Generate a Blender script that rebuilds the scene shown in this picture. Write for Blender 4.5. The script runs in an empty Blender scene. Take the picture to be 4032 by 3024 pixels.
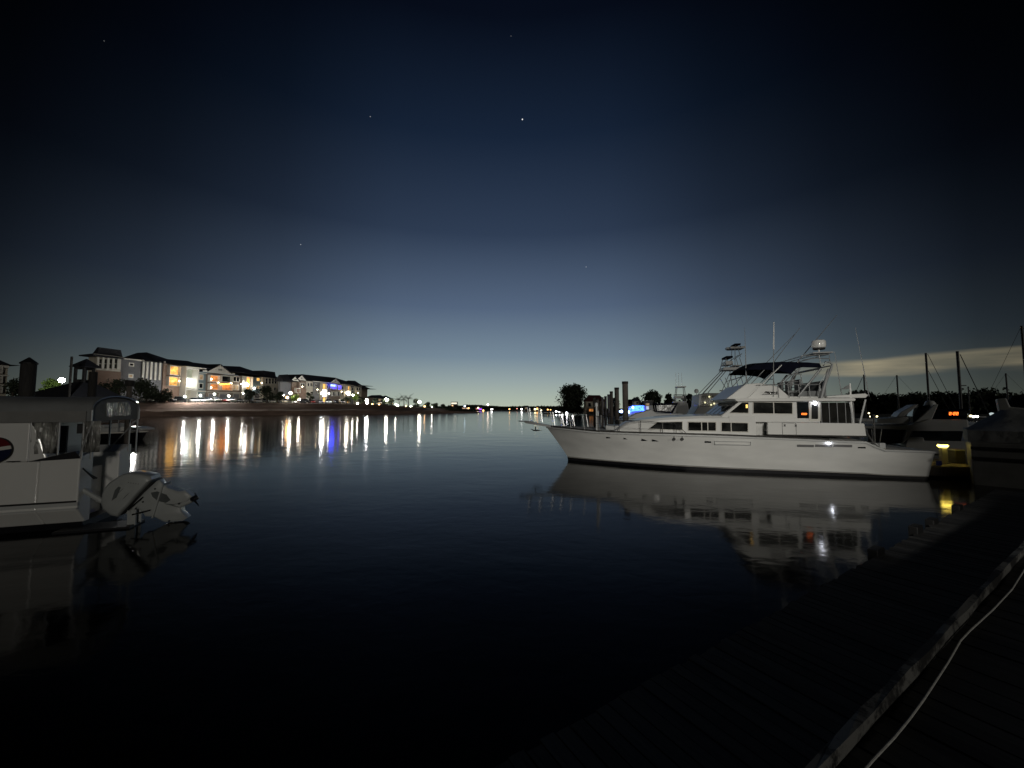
import bpy, bmesh, math, random
import numpy as np
from mathutils import Vector, Matrix, noise as mnoise
random.seed(7)
R = math.radians
col = bpy.context.scene.collection
# ------------------------------------------------------------------ camera geometry used as a measuring tool
F = 1530.0; CAMZ = 3.0; PITCH = math.atan((1607 - 1512) / F)
CAM = Vector((0, 0, CAMZ))
def ray(px, py):
    x = (px - 2016) / F; y = (1512 - py) / F
    c, s = math.cos(PITCH), math.sin(PITCH)
    return Vector((x, c - s * y, s + c * y))
def on_z(px, py, z=0.0):
    d = ray(px, py); return CAM + d * ((z - CAMZ) / d.z)
def at_depth(px, py, D):
    d = ray(px, py); return CAM + d * (D / d.y)
class Frame:
    """a local frame: origin o, x axis along the thing, y axis away from the camera"""
    def __init__(s, o, ang):
        s.o = Vector(o); s.a = ang
        s.u = Vector((math.cos(ang), math.sin(ang), 0)); s.v = Vector((-math.sin(ang), math.cos(ang), 0))
    def hit(s, px, py, v=0.0):
        d = ray(px, py); t = (v - (CAM - s.o).dot(s.v)) / d.dot(s.v)
        p = CAM + d * t - s.o
        return p.dot(s.u), p.z
    def hitu(s, px, py, u=0.0):
        d = ray(px, py); t = (u - (CAM - s.o).dot(s.u)) / d.dot(s.u)
        p = CAM + d * t - s.o
        return p.dot(s.v), p.z
    def poly(s, pts, v=0.0): return [s.hit(a, b, v) for a, b in pts]
# ------------------------------------------------------------------ mesh builder
class MB:
    def __init__(s): s.v = []; s.f = []
    def add(s, vs, fs):
        n = len(s.v); s.v += [tuple(p) for p in vs]; s.f += [tuple(i + n for i in f) for f in fs]; return s
    def box(s, x0, x1, y0, y1, z0, z1):
        if x0 > x1: x0, x1 = x1, x0
        if y0 > y1: y0, y1 = y1, y0
        if z0 > z1: z0, z1 = z1, z0
        return s.add([(x, y, z) for z in (z0, z1) for y in (y0, y1) for x in (x0, x1)],
                     [(0, 2, 3, 1), (4, 5, 7, 6), (0, 1, 5, 4), (2, 6, 7, 3), (0, 4, 6, 2), (1, 3, 7, 5)])
    def prism(s, pts, y0, y1):
        """polygon pts in (x,z) extruded from y0 to y1"""
        n = len(pts); vs = [(a, y0, b) for a, b in pts] + [(a, y1, b) for a, b in pts]
        return s.add(vs, [tuple(range(n)), tuple(range(2 * n - 1, n - 1, -1))] + [(i, i + n, (i + 1) % n + n, (i + 1) % n) for i in range(n)])
    def prismx(s, pts, x0, x1):
        n = len(pts); vs = [(x0, a, b) for a, b in pts] + [(x1, a, b) for a, b in pts]
        return s.add(vs, [tuple(range(n)), tuple(range(2 * n - 1, n - 1, -1))] + [(i, i + n, (i + 1) % n + n, (i + 1) % n) for i in range(n)])
    def loft(s, rings, closed=True, caps=True):
        n = len(rings[0]); vs = [p for r in rings for p in r]; fs = []
        m = n if closed else n - 1
        for k in range(len(rings) - 1):
            for i in range(m):
                j = (i + 1) % n; fs.append((k * n + i, k * n + j, (k + 1) * n + j, (k + 1) * n + i))
        if caps and closed:
            fs.append(tuple(range(n))[::-1]); fs.append(tuple(range((len(rings) - 1) * n, len(rings) * n)))
        return s.add(vs, fs)
    def tube(s, pts, r, n=7):
        pts = [Vector(p) for p in pts]; rings = []
        rs = r if isinstance(r, (list, tuple)) else [r] * len(pts)
        for i, p in enumerate(pts):
            t = (pts[min(i + 1, len(pts) - 1)] - pts[max(i - 1, 0)]).normalized()
            a = t.cross(Vector((0, 0, 1)) if abs(t.z) < .9 else Vector((1, 0, 0))).normalized(); b = t.cross(a)
            rings.append([p + (a * math.cos(2 * math.pi * k / n) + b * math.sin(2 * math.pi * k / n)) * rs[i] for k in range(n)])
        return s.loft(rings)
    def lathe(s, c, prof, n=12):
        """prof: (radius, z) pairs round a vertical axis through c"""
        c = Vector(c)
        return s.loft([[c + Vector((r * math.cos(2 * math.pi * k / n), r * math.sin(2 * math.pi * k / n), z)) for k in range(n)] for r, z in prof])
    def ball(s, c, r, n=10, m=6, sz=1.0):
        prof = [(max(1e-3, r * math.sin(math.pi * k / m)), -r * sz * math.cos(math.pi * k / m)) for k in range(m + 1)]
        return s.lathe(c, prof, n)
    def build(s, name, mat, parent=None, smooth=False, bevel=0.0):
        me = bpy.data.meshes.new(name); me.from_pydata(s.v, [], s.f)
        bm = bmesh.new(); bm.from_mesh(me); bmesh.ops.recalc_face_normals(bm, faces=bm.faces); bm.to_mesh(me); bm.free()
        me.materials.append(mat)
        o = bpy.data.objects.new(name, me); col.objects.link(o)
        if parent: o.parent = parent
        if smooth:
            me.polygons.foreach_set('use_smooth', [True] * len(me.polygons)); me.update()
            try: me.set_sharp_from_angle(angle=R(38))
            except Exception: pass
        if bevel:
            m = o.modifiers.new('bevel', 'BEVEL'); m.width = bevel; m.segments = 2; m.limit_method = 'ANGLE'
        return o
def tag(o, label=None, cat=None, group=None, kind=None):
    if label: o['label'] = label
    if cat: o['category'] = cat
    if group: o['group'] = group
    if kind: o['kind'] = kind
    return o
def thing(name, label, cat, loc=(0, 0, 0), rz=0.0, group=None):
    o = bpy.data.objects.new(name, None); col.objects.link(o)
    o.location = loc; o.rotation_euler = (0, 0, rz); o.empty_display_size = .3
    return tag(o, label, cat, group)
def kids(o): return [c for c in bpy.data.objects if c.parent == o]
def dup(root, loc, rz, label, scale=None, swap=None):
    r = root.copy(); col.objects.link(r); r.location = loc; r.rotation_euler = (0, 0, rz); r['label'] = label
    if scale: r.scale = scale
    for ch in kids(root):
        c = ch.copy(); col.objects.link(c); c.parent = r
        if swap and ch.name.split('.')[0] in swap:
            c.data = ch.data.copy(); c.data.materials[0] = swap[ch.name.split('.')[0]]
        for g in kids(ch):
            d = g.copy(); col.objects.link(d); d.parent = c
    return r
# ------------------------------------------------------------------ materials
def lin(c):
    return tuple(((x / 255) / 12.92 if x / 255 <= .04045 else ((x / 255 + .055) / 1.055) ** 2.4) for x in c)
_M = {}
def mat(name, c, rough=.6, metal=0.0, var=.12, scale=3.0, bump=0.0, bscale=20.0, stretch=None, coat=0.0, spec=.5):
    if name in _M: return _M[name]
    m = bpy.data.materials.new(name); m.use_nodes = True; nt = m.node_tree; N = nt.nodes; L = nt.links
    p = N['Principled BSDF']; p.inputs['Roughness'].default_value = rough; p.inputs['Metallic'].default_value = metal
    p.inputs['Coat Weight'].default_value = coat; p.inputs['Specular IOR Level'].default_value = spec
    tc = N.new('ShaderNodeTexCoord'); mp = N.new('ShaderNodeMapping'); L.new(tc.outputs['Object'], mp.inputs[0])
    if stretch: mp.inputs['Scale'].default_value = stretch
    nz = N.new('ShaderNodeTexNoise'); nz.inputs['Scale'].default_value = scale; nz.inputs['Detail'].default_value = 6
    L.new(mp.outputs[0], nz.inputs['Vector'])
    rp = N.new('ShaderNodeValToRGB'); rp.color_ramp.elements[0].position = .3; rp.color_ramp.elements[1].position = .7
    rp.color_ramp.elements[0].color = (*[x * (1 - var) for x in c], 1); rp.color_ramp.elements[1].color = (*[min(1, x * (1 + var)) for x in c], 1)
    L.new(nz.outputs['Fac'], rp.inputs[0]); L.new(rp.outputs[0], p.inputs['Base Color'])
    if bump:
        n2 = N.new('ShaderNodeTexNoise'); n2.inputs['Scale'].default_value = bscale; n2.inputs['Detail'].default_value = 5
        L.new(mp.outputs[0], n2.inputs['Vector'])
        b = N.new('ShaderNodeBump'); b.inputs['Distance'].default_value = bump; L.new(n2.outputs['Fac'], b.inputs['Height']); L.new(b.outputs[0], p.inputs['Normal'])
    _M[name] = m; return m
def glow(name, c, strength):
    if name in _M: return _M[name]
    m = bpy.data.materials.new(name); m.use_nodes = True; p = m.node_tree.nodes['Principled BSDF']
    p.inputs['Base Color'].default_value = (*c, 1); p.inputs['Emission Color'].default_value = (*c, 1); p.inputs['Emission Strength'].default_value = strength
    _M[name] = m; return m
def lit_room(name, c, strength, scale=.8):
    """a lit room behind glass: uneven emission"""
    if name in _M: return _M[name]
    m = bpy.data.materials.new(name); m.use_nodes = True; N = m.node_tree.nodes; L = m.node_tree.links; p = N['Principled BSDF']
    tc = N.new('ShaderNodeTexCoord'); nz = N.new('ShaderNodeTexNoise'); nz.inputs['Scale'].default_value = scale; nz.inputs['Detail'].default_value = 3
    L.new(tc.outputs['Object'], nz.inputs['Vector'])
    rp = N.new('ShaderNodeMapRange'); rp.inputs['From Min'].default_value = .35; rp.inputs['From Max'].default_value = .65
    rp.inputs['To Min'].default_value = strength * .35; rp.inputs['To Max'].default_value = strength * 1.5
    L.new(nz.outputs['Fac'], rp.inputs['Value']); L.new(rp.outputs[0], p.inputs['Emission Strength'])
    p.inputs['Base Color'].default_value = (*[x * .4 for x in c], 1); p.inputs['Emission Color'].default_value = (*c, 1); p.inputs['Roughness'].default_value = .2
    _M[name] = m; return m
def siding(name, c, scale=6.0, rough=.7):
    if name in _M: return _M[name]
    m = mat(name, c, rough, var=.1, scale=.8); N = m.node_tree.nodes; L = m.node_tree.links
    tc = N.new('ShaderNodeTexCoord'); w = N.new('ShaderNodeTexWave'); w.bands_direction = 'Z'; w.inputs['Scale'].default_value = scale; w.wave_profile = 'SAW'
    L.new(tc.outputs['Object'], w.inputs['Vector']); b = N.new('ShaderNodeBump'); b.inputs['Distance'].default_value = .03
    L.new(w.outputs['Fac'], b.inputs['Height']); L.new(b.outputs[0], N['Principled BSDF'].inputs['Normal']); return m
def brick(name, c):
    if name in _M: return _M[name]
    m = bpy.data.materials.new(name); m.use_nodes = True; N = m.node_tree.nodes; L = m.node_tree.links; p = N['Principled BSDF']; p.inputs['Roughness'].default_value = .85
    tc = N.new('ShaderNodeTexCoord'); mp = N.new('ShaderNodeMapping'); mp.inputs['Rotation'].default_value = (R(90), 0, 0); L.new(tc.outputs['Object'], mp.inputs[0])
    b = N.new('ShaderNodeTexBrick'); b.inputs['Scale'].default_value = 3.5; L.new(mp.outputs[0], b.inputs['Vector'])
    b.inputs['Color1'].default_value = (*c, 1); b.inputs['Color2'].default_value = (*[x * .7 for x in c], 1); b.inputs['Mortar'].default_value = (.3, .28, .25, 1)
    L.new(b.outputs['Color'], p.inputs['Base Color']); _M[name] = m; return m
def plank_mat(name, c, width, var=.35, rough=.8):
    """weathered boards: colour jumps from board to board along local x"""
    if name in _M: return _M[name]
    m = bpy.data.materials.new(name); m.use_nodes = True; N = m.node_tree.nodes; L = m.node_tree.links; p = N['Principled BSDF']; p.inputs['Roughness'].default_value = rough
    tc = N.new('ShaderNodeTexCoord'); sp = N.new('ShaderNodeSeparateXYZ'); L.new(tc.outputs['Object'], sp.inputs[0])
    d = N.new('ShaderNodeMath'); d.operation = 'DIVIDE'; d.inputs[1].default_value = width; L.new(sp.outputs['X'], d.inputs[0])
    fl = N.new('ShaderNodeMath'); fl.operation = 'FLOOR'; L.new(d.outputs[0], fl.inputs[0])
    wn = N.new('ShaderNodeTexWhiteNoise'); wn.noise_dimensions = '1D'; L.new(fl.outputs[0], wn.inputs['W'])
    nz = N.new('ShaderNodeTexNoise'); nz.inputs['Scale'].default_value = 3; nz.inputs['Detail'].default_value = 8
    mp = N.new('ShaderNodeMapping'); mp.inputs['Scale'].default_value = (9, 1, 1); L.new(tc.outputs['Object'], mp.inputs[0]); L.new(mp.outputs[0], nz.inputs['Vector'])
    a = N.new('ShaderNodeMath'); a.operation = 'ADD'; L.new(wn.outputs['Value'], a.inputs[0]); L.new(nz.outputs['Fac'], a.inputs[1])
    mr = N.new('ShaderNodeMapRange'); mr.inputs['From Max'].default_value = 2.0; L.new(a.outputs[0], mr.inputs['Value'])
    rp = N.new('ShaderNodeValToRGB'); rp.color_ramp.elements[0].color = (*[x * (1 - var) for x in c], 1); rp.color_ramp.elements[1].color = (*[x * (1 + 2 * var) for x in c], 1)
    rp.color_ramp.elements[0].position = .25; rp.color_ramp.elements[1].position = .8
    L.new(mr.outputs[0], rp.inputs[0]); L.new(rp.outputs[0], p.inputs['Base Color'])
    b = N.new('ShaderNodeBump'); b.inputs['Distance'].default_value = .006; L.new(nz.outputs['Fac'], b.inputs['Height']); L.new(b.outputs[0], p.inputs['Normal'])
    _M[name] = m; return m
GEL = mat('gelcoat_white', (.74, .74, .71), .28, var=.05, scale=.7, coat=.25)
HULLM = mat('weathered_hull_reflections', (.72, .72, .69), .30, var=.13, scale=.9, coat=.2, stretch=(.5, 1, 1.6), bump=.004, bscale=1.2)  # blotches carry both stains and painted water reflections
YGLASS = mat('cabin_glass', (.022, .023, .022), .05, var=.95, scale=1.6, spec=.8)  # patchy tone paints reflections and glimpses of the interior into the glass
GEL2 = mat('gelcoat_grey_white', (.5, .51, .5), .4, var=.08, scale=1.2)
NONSKID = mat('nonskid_deck', (.42, .42, .40), .8, var=.1, scale=6)
BLACKP = mat('antifouling_black', (.008, .008, .01), .5, var=.3)
GLASS = mat('dark_glass', (.012, .014, .016), .06, var=.3, spec=.8)
VINYL = mat('clear_vinyl', (.24, .24, .22), .14, var=.88, scale=3.4, bump=.12, bscale=2.6, stretch=(2.2, 2.2, .6))  # pale patches in the colour paint glints on the crinkled vinyl
CHROME = mat('stainless_steel', (.55, .55, .54), .25, metal=1.0, var=.08)
ALU = mat('aluminium_tube', (.42, .43, .43), .38, metal=.6, var=.1)
NAVY = mat('navy_canvas', (.004, .005, .012), .9, var=.3, bump=.01, bscale=5, spec=.1)
GREYCAN = mat('grey_canvas', (.22, .23, .23), .9, var=.15, scale=1.5, bump=.03, bscale=1.6)
RUBBER = mat('black_rubber', (.01, .01, .01), .6, var=.3)
TARP = mat('grey_tarpaulin', (.34, .35, .34), .75, var=.2, scale=1.0, bump=.08, bscale=1.2)
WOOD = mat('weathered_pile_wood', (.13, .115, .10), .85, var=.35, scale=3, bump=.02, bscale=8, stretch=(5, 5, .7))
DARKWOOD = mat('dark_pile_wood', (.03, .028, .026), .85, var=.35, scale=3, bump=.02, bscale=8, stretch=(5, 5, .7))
TRIM = mat('white_trim', (.62, .6, .54), .6, var=.06)
ROOFM = mat('dark_shingle', (.012, .013, .018), .8, var=.3, scale=2, bump=.03, bscale=4)
SIDE_G = siding('grey_siding', (.16, .165, .175))
SIDE_B = siding('brown_siding', (.21, .165, .13))
SIDE_T = siding('teal_siding', (.18, .24, .26))
SIDE_C = siding('cream_siding', (.50, .46, .37))
BRICK = brick('brown_brick', (.26, .15, .10))
TANBR = brick('tan_brick', (.30, .24, .18))
BARK = mat('bark', (.05, .04, .03), .9, var=.4, scale=4, bump=.02)
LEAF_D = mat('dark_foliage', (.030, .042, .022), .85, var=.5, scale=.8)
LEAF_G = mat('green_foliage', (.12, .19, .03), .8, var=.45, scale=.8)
GRASS = mat('lawn_grass', (.06, .085, .025), .9, var=.4, scale=.4, bump=.1)
ASPH = mat('asphalt', (.045, .045, .045), .9, var=.2)
POLEM = mat('dark_painted_pole', (.03, .03, .03), .5)
# ================================================================== camera, world, lamps
scn = bpy.context.scene
cd = bpy.data.cameras.new('camera'); cam = bpy.data.objects.new('camera', cd); col.objects.link(cam)
cam.location = CAM; cam.rotation_euler = (R(90) + PITCH, 0, 0)
cd.sensor_width = 36; cd.lens = F / 4032 * 36; cd.clip_start = .05; cd.clip_end = 12000
scn.camera = cam
scn.view_settings.view_transform = 'Standard'; scn.view_settings.look = 'None'; scn.view_settings.exposure = 0; scn.view_settings.gamma = 1
scn.cycles.max_bounces = 6; scn.cycles.glossy_bounces = 4; scn.cycles.sample_clamp_indirect = 4.0; scn.cycles.caustics_reflective = False; scn.cycles.caustics_refractive = False
scn.cycles.use_denoising = True
W = bpy.data.worlds.new('World'); scn.world = W; W.use_nodes = True
def build_world():
    nt = W.node_tree; N = nt.nodes; L = nt.links; N.clear()
    out = N.new('ShaderNodeOutputWorld'); tc = N.new('ShaderNodeTexCoord')
    def math_(op, a, b=None, c=None, clamp=False):
        m = N.new('ShaderNodeMath'); m.operation = op; m.use_clamp = clamp
        for i, x in enumerate((a, b, c)):
            if x is None: continue
            if isinstance(x, (int, float)): m.inputs[i].default_value = x
            else: L.new(x, m.inputs[i])
        return m.outputs[0]
    sp = N.new('ShaderNodeSeparateXYZ'); L.new(tc.outputs['Generated'], sp.inputs[0])
    el = math_('MULTIPLY', math_('ARCSINE', sp.outputs['Z']), 57.2958)
    az = math_('MULTIPLY', math_('ARCTAN2', sp.outputs['X'], sp.outputs['Y']), 57.2958)
    # colour by elevation along the azimuth of the last light
    pts = SKY_EL
    rp = N.new('ShaderNodeValToRGB'); cr = rp.color_ramp; cr.interpolation = 'B_SPLINE' if False else 'EASE'
    cr.interpolation = 'LINEAR'
    for i, (e, c) in enumerate(pts):
        pos = (e + 2) / 62.0
        k = cr.elements[i] if i < 2 else cr.elements.new(pos)
        k.position = pos; k.color = (*lin(c), 1)
    L.new(math_('DIVIDE', math_('ADD', el, 2.0), 62.0, clamp=True), rp.inputs[0])
    # falls off away from the last light
    g = Vector((math.sin(R(SKY_AZ)), math.cos(R(SKY_AZ)), 0)).normalized()
    dp = N.new('ShaderNodeVectorMath'); dp.operation = 'DOT_PRODUCT'; L.new(tc.outputs['Generated'], dp.inputs[0]); dp.inputs[1].default_value = g
    fa = N.new('ShaderNodeValToRGB'); cr = fa.color_ramp
    for i, (a, v) in enumerate(SKY_FALL):
        pos = max(0.0, math.cos(R(a)))
        k = cr.elements[i] if i < 2 else cr.elements.new(pos)
        k.position = pos; k.color = (*((v, v, v) if not isinstance(v, tuple) else v), 1)
    # directions over the horizon only: horizontal angle
    hl = math_('SQRT', math_('MAXIMUM', math_('SUBTRACT', 1.0, math_('MULTIPLY', sp.outputs['Z'], sp.outputs['Z'])), .0001))
    L.new(math_('DIVIDE', dp.outputs['Value'], hl, clamp=True), fa.inputs[0])
    mx = N.new('ShaderNodeMix'); mx.data_type = 'RGBA'; mx.blend_type = 'MULTIPLY'; mx.inputs['Factor'].default_value = 1
    pw = math_('POWER', fa.outputs[0], math_('ADD', 1.0, math_('DIVIDE', math_('MAXIMUM', el, 0.0), 42.0)))
    L.new(rp.outputs[0], mx.inputs['A']); L.new(pw, mx.inputs['B'])
    # low cloud bank on the right, lit by the town
    cv = N.new('ShaderNodeCombineXYZ'); L.new(math_('MULTIPLY', az, .05), cv.inputs[0]); L.new(math_('MULTIPLY', el, .35), cv.inputs[1])
    nz = N.new('ShaderNodeTexNoise'); nz.inputs['Scale'].default_value = 2.2; nz.inputs['Detail'].default_value = 4; L.new(cv.outputs[0], nz.inputs['Vector'])
    wob = math_('MULTIPLY', math_('SUBTRACT', nz.outputs['Fac'], .5), 1.2)
    e2 = math_('ADD', el, wob)
    def ss(x, a, b):
        m = N.new('ShaderNodeMapRange'); m.interpolation_type = 'SMOOTHSTEP'; m.inputs['From Min'].default_value = a; m.inputs['From Max'].default_value = b
        L.new(x, m.inputs['Value']); return m.outputs[0]
    band = math_('MULTIPLY', ss(e2, 3.3, 4.2), math_('SUBTRACT', 1.0, ss(math_('SUBTRACT', e2, math_('MULTIPLY', math_('SUBTRACT', az, 50.0), .03)), 5.15, 5.75)))
    band = math_('MULTIPLY', band, ss(az, 33, 43)); band = math_('MULTIPLY', band, math_('SUBTRACT', 1.0, ss(az, 80, 100)))
    mc = N.new('ShaderNodeMix'); mc.data_type = 'RGBA'; L.new(math_('MULTIPLY', band, .85), mc.inputs['Factor'])
    L.new(mx.outputs['Result'], mc.inputs['A']); 
    cc = N.new('ShaderNodeValToRGB'); cc.color_ramp.elements[0].color = (*lin((114, 111, 96)), 1); cc.color_ramp.elements[1].color = (*lin((160, 150, 124)), 1)
    cc.color_ramp.elements[0].position = .35; cc.color_ramp.elements[1].position = .65
    L.new(nz.outputs['Fac'], cc.inputs[0]); 
    fade = N.new('ShaderNodeMix'); fade.data_type = 'RGBA'; fade.blend_type = 'MULTIPLY'; fade.inputs['Factor'].default_value = 1
    fr = N.new('ShaderNodeMapRange'); fr.inputs['From Min'].default_value = 43; fr.inputs['From Max'].default_value = 54; fr.inputs['To Min'].default_value = 1.0; fr.inputs['To Max'].default_value = .5; L.new(az, fr.inputs['Value'])
    L.new(cc.outputs[0], fade.inputs['A']); L.new(fr.outputs[0], fade.inputs['B']); L.new(fade.outputs['Result'], mc.inputs['B'])
    # a physical twilight sky adds the ambient blue
    sky = N.new('ShaderNodeTexSky'); sky.sky_type = 'NISHITA'; sky.sun_disc = False; sky.sun_elevation = R(-7); sky.sun_rotation = R(SKY_AZ)
    b0 = N.new('ShaderNodeBackground'); b0.inputs['Strength'].default_value = .05; L.new(sky.outputs[0], b0.inputs['Color'])
    # stars
    tot = mc.outputs['Result']
    for (sx, sy, br, r) in STARS:
        d = ray(sx, sy).normalized()
        q = N.new('ShaderNodeVectorMath'); q.operation = 'DISTANCE'; L.new(tc.outputs['Generated'], q.inputs[0]); q.inputs[1].default_value = d
        m = math_('MULTIPLY', math_('LESS_THAN', q.outputs['Value'], r), br)
        ad = N.new('ShaderNodeMix'); ad.data_type = 'RGBA'; ad.blend_type = 'ADD'; ad.inputs['Factor'].default_value = 1
        cb = N.new('ShaderNodeCombineXYZ'); [L.new(m, cb.inputs[i]) for i in range(3)]
        L.new(tot, ad.inputs['A']); L.new(cb.outputs[0], ad.inputs['B']); tot = ad.outputs['Result']
    bg = N.new('ShaderNodeBackground'); L.new(tot, bg.inputs['Color']); bg.inputs['Strength'].default_value = 1
    ash = N.new('ShaderNodeAddShader'); L.new(bg.outputs[0], ash.inputs[0]); L.new(b0.outputs[0], ash.inputs[1]); L.new(ash.outputs[0], out.inputs[0])
SKY_AZ = -1.5
SKY_EL = [(-2, (40, 45, 48)), (0, (178, 187, 170)), (1.2, (170, 182, 169)), (4, (149, 164, 165)), (7.5, (118, 137, 152)), (14.5, (84, 101, 125)), (24.5, (47, 61, 83)), (36, (23, 36, 56)), (47, (7, 13, 26)), (60, (2, 4, 12))]
SKY_FALL = [(0, 1.0), (90, 0.0), (16, .93), (30, .6), (42, .33), (52, .145), (62, .05)]
STARS = [(2057, 470, .9, .0013), (1458, 459, .25, .0009), (1184, 963, .35, .0009), (2308, 1051, .35, .0009), (2012, 142, .1, .0008), (410, 161, .06, .0008)]
build_world()
def lamp(name, kind, loc, rot=None, **k):
    l = bpy.data.lights.new(name, kind); o = bpy.data.objects.new(name, l); col.objects.link(o); o.location = loc
    for a, b in k.items(): setattr(l, a, b)
    if rot is not None: o.rotation_euler = Vector(rot).to_track_quat('-Z', 'Y').to_euler()
    return o
lamp('fill_sun', 'SUN', (0, 0, 60), (-.55, .83, -.18), energy=.3, angle=R(4), color=(1, .95, .86))  # weak fill added from behind the camera to lift hulls and facades
# unseen floodlight behind the photographer, standing in for the quay lighting
lamp('floodlight', 'SPOT', (3, -8, 7.2), (math.sin(R(13.5)), math.cos(R(13.5)), -math.tan(R(5.0))), energy=10000, spot_size=R(41), spot_blend=.7, shadow_soft_size=.35, color=(1, .965, .89))

# ================================================================== water
def water():
    m = bpy.data.materials.new('harbour_water'); m.use_nodes = True; N = m.node_tree.nodes; L = m.node_tree.links; p = N['Principled BSDF']
    p.inputs['Base Color'].default_value = (.001, .0018, .002, 1); p.inputs['IOR'].default_value = 1.33; p.inputs['Specular IOR Level'].default_value = .15
    tc = N.new('ShaderNodeTexCoord')
    def noise_(s, det, dist=0.0, stretch=(1, 1, 1), rot=0):
        mp = N.new('ShaderNodeMapping'); mp.inputs['Scale'].default_value = stretch; mp.inputs['Rotation'].default_value = (0, 0, rot); L.new(tc.outputs['Object'], mp.inputs[0])
        n = N.new('ShaderNodeTexNoise'); n.inputs['Scale'].default_value = s; n.inputs['Detail'].default_value = det; n.inputs['Distortion'].default_value = dist
        L.new(mp.outputs[0], n.inputs['Vector']); return n.outputs['Fac']
    # wind reaches the open channel, the berths lie calm
    sp = N.new('ShaderNodeSeparateXYZ'); L.new(tc.outputs['Object'], sp.inputs[0])
    mr = N.new('ShaderNodeMapRange'); mr.interpolation_type = 'SMOOTHSTEP'; mr.inputs['From Min'].default_value = 12; mr.inputs['From Max'].default_value = 60
    mr.inputs['To Min'].default_value = .42; mr.inputs['To Max'].default_value = 1.0; L.new(sp.outputs['Y'], mr.inputs['Value'])
    b1 = N.new('ShaderNodeBump'); b1.inputs['Distance'].default_value = .026; L.new(noise_(.5, 3, .3, (.6, 1, 1)), b1.inputs['Height']); L.new(mr.outputs[0], b1.inputs['Strength'])
    b2 = N.new('ShaderNodeBump'); b2.inputs['Distance'].default_value = .007; L.new(noise_(3.2, 2, .4, (.7, 1, 1), .2), b2.inputs['Height']); L.new(mr.outputs[0], b2.inputs['Strength'])
    L.new(b1.outputs[0], b2.inputs['Normal']); L.new(b2.outputs[0], p.inputs['Normal'])
    rr = N.new('ShaderNodeMapRange'); rr.inputs['From Min'].default_value = 10; rr.inputs['From Max'].default_value = 70; rr.inputs['To Min'].default_value = .085; rr.inputs['To Max'].default_value = .10
    L.new(sp.outputs['Y'], rr.inputs['Value']); L.new(rr.outputs[0], p.inputs['Roughness'])
    return m
wb = MB(); wb.add([(-3000, -300, 0), (3000, -300, 0), (3000, 5000, 0), (-3000, 5000, 0)], [(0, 1, 2, 3)])
tag(wb.build('water', water()), 'dark calm harbour water mirroring the evening sky and the shore lights', kind='structure')

# ================================================================== land
def shore(name, pts, prof, label, material, flip=1, hs=None, rough=1.0):
    """pts: waterline as world points; prof: (inland, height) pairs"""
    P = [Vector((p[0], p[1], 0)) for p in pts]; rows = []
    for i, p in enumerate(P):
        t = (P[min(i + 1, len(P) - 1)] - P[max(i - 1, 0)]).normalized(); n = Vector((-t.y, t.x, 0)) * flip
        h = hs[i] if hs else 1
        rows.append([p + n * a + Vector((0, 0, z * (h if z > 0 else 1))) for a, z in prof])
    # finer steps along the shore with a little wobble
    fine = []
    for i in range(len(rows) - 1):
        k = 14
        for j in range(k):
            f = j / k; r = []
            for q, (a, b) in enumerate(zip(rows[i], rows[i + 1])):
                v = a.lerp(b, f)
                if 0 < q < len(prof) - 1: v = v + Vector((0, 0, ((mnoise.noise(v * .12) * .35) + mnoise.noise(v * .7) * .12) * (rough if q < len(prof) - 2 else .1)))
                elif q == 0: v = v + Vector((mnoise.noise(v * .2) * 1.2, mnoise.noise(v * .2 + Vector((5, 5, 5))) * 1.2, 0))
                r.append(v)
            fine.append(r)
    fine.append(rows[-1])
    b = MB(); b.loft(fine, closed=False)
    return tag(b.build(name, material), label, kind='structure')
BANKM = mat('red_mud_bank', (.17, .115, .09), .95, var=.3, scale=.35, bump=.12, bscale=1.2, stretch=(.4, .4, 2.0))
wl = [(-300, 112), (-190, 128)] + [tuple(on_z(a, b)[:2]) for a, b in ((540, 1640), (800, 1638), (1100, 1635), (1300, 1633), (1500, 1631), (1700, 1628), (1800, 1626), (1893, 1625))]
GZ = 5.3
shore('bank', wl, [(0, -.4), (.6, 1.9), (4.5, 2.5), (10, 5.0), (11.5, GZ)], 'red brown mud bank with a dark ledge along the far waterline', BANKM, hs=[1, 1, 1, 1, 1, 1, .95, .7, .5, .25])
shore('lawn', wl, [(11.4, GZ - .01), (17, GZ + .05), (22, GZ + .02)], 'strip of grass on top of the bank', GRASS, rough=.1, hs=[1, 1, 1, 1, 1, 1, .95, .7, .5, .25])
shore('car_park', wl, [(21.9, GZ), (60, GZ), (420, GZ)], 'asphalt car park between the bank and the apartment blocks', ASPH, rough=.05, hs=[1, 1, 1, 1, 1, 1, .95, .7, .5, .25])
wr = [tuple(on_z(a, b)[:2]) for a, b in ((4700, 1740), (4100, 1690), (3700, 1672), (3300, 1656), (2700, 1642), (2450, 1637), (2330, 1632), (2240, 1628), (2180, 1624.5), (2080, 1620), (1950, 1618), (1800, 1616), (1500, 1614), (900, 1613))]
shore('far_shore', wr, [(0, -.4), (1, .5), (6, 1.2), (30, 1.6), (700, 2.0)], 'low dark far shore under the treeline', mat('dark_earth', (.05, .05, .035), .95, var=.3, scale=.1), flip=-1)

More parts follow.
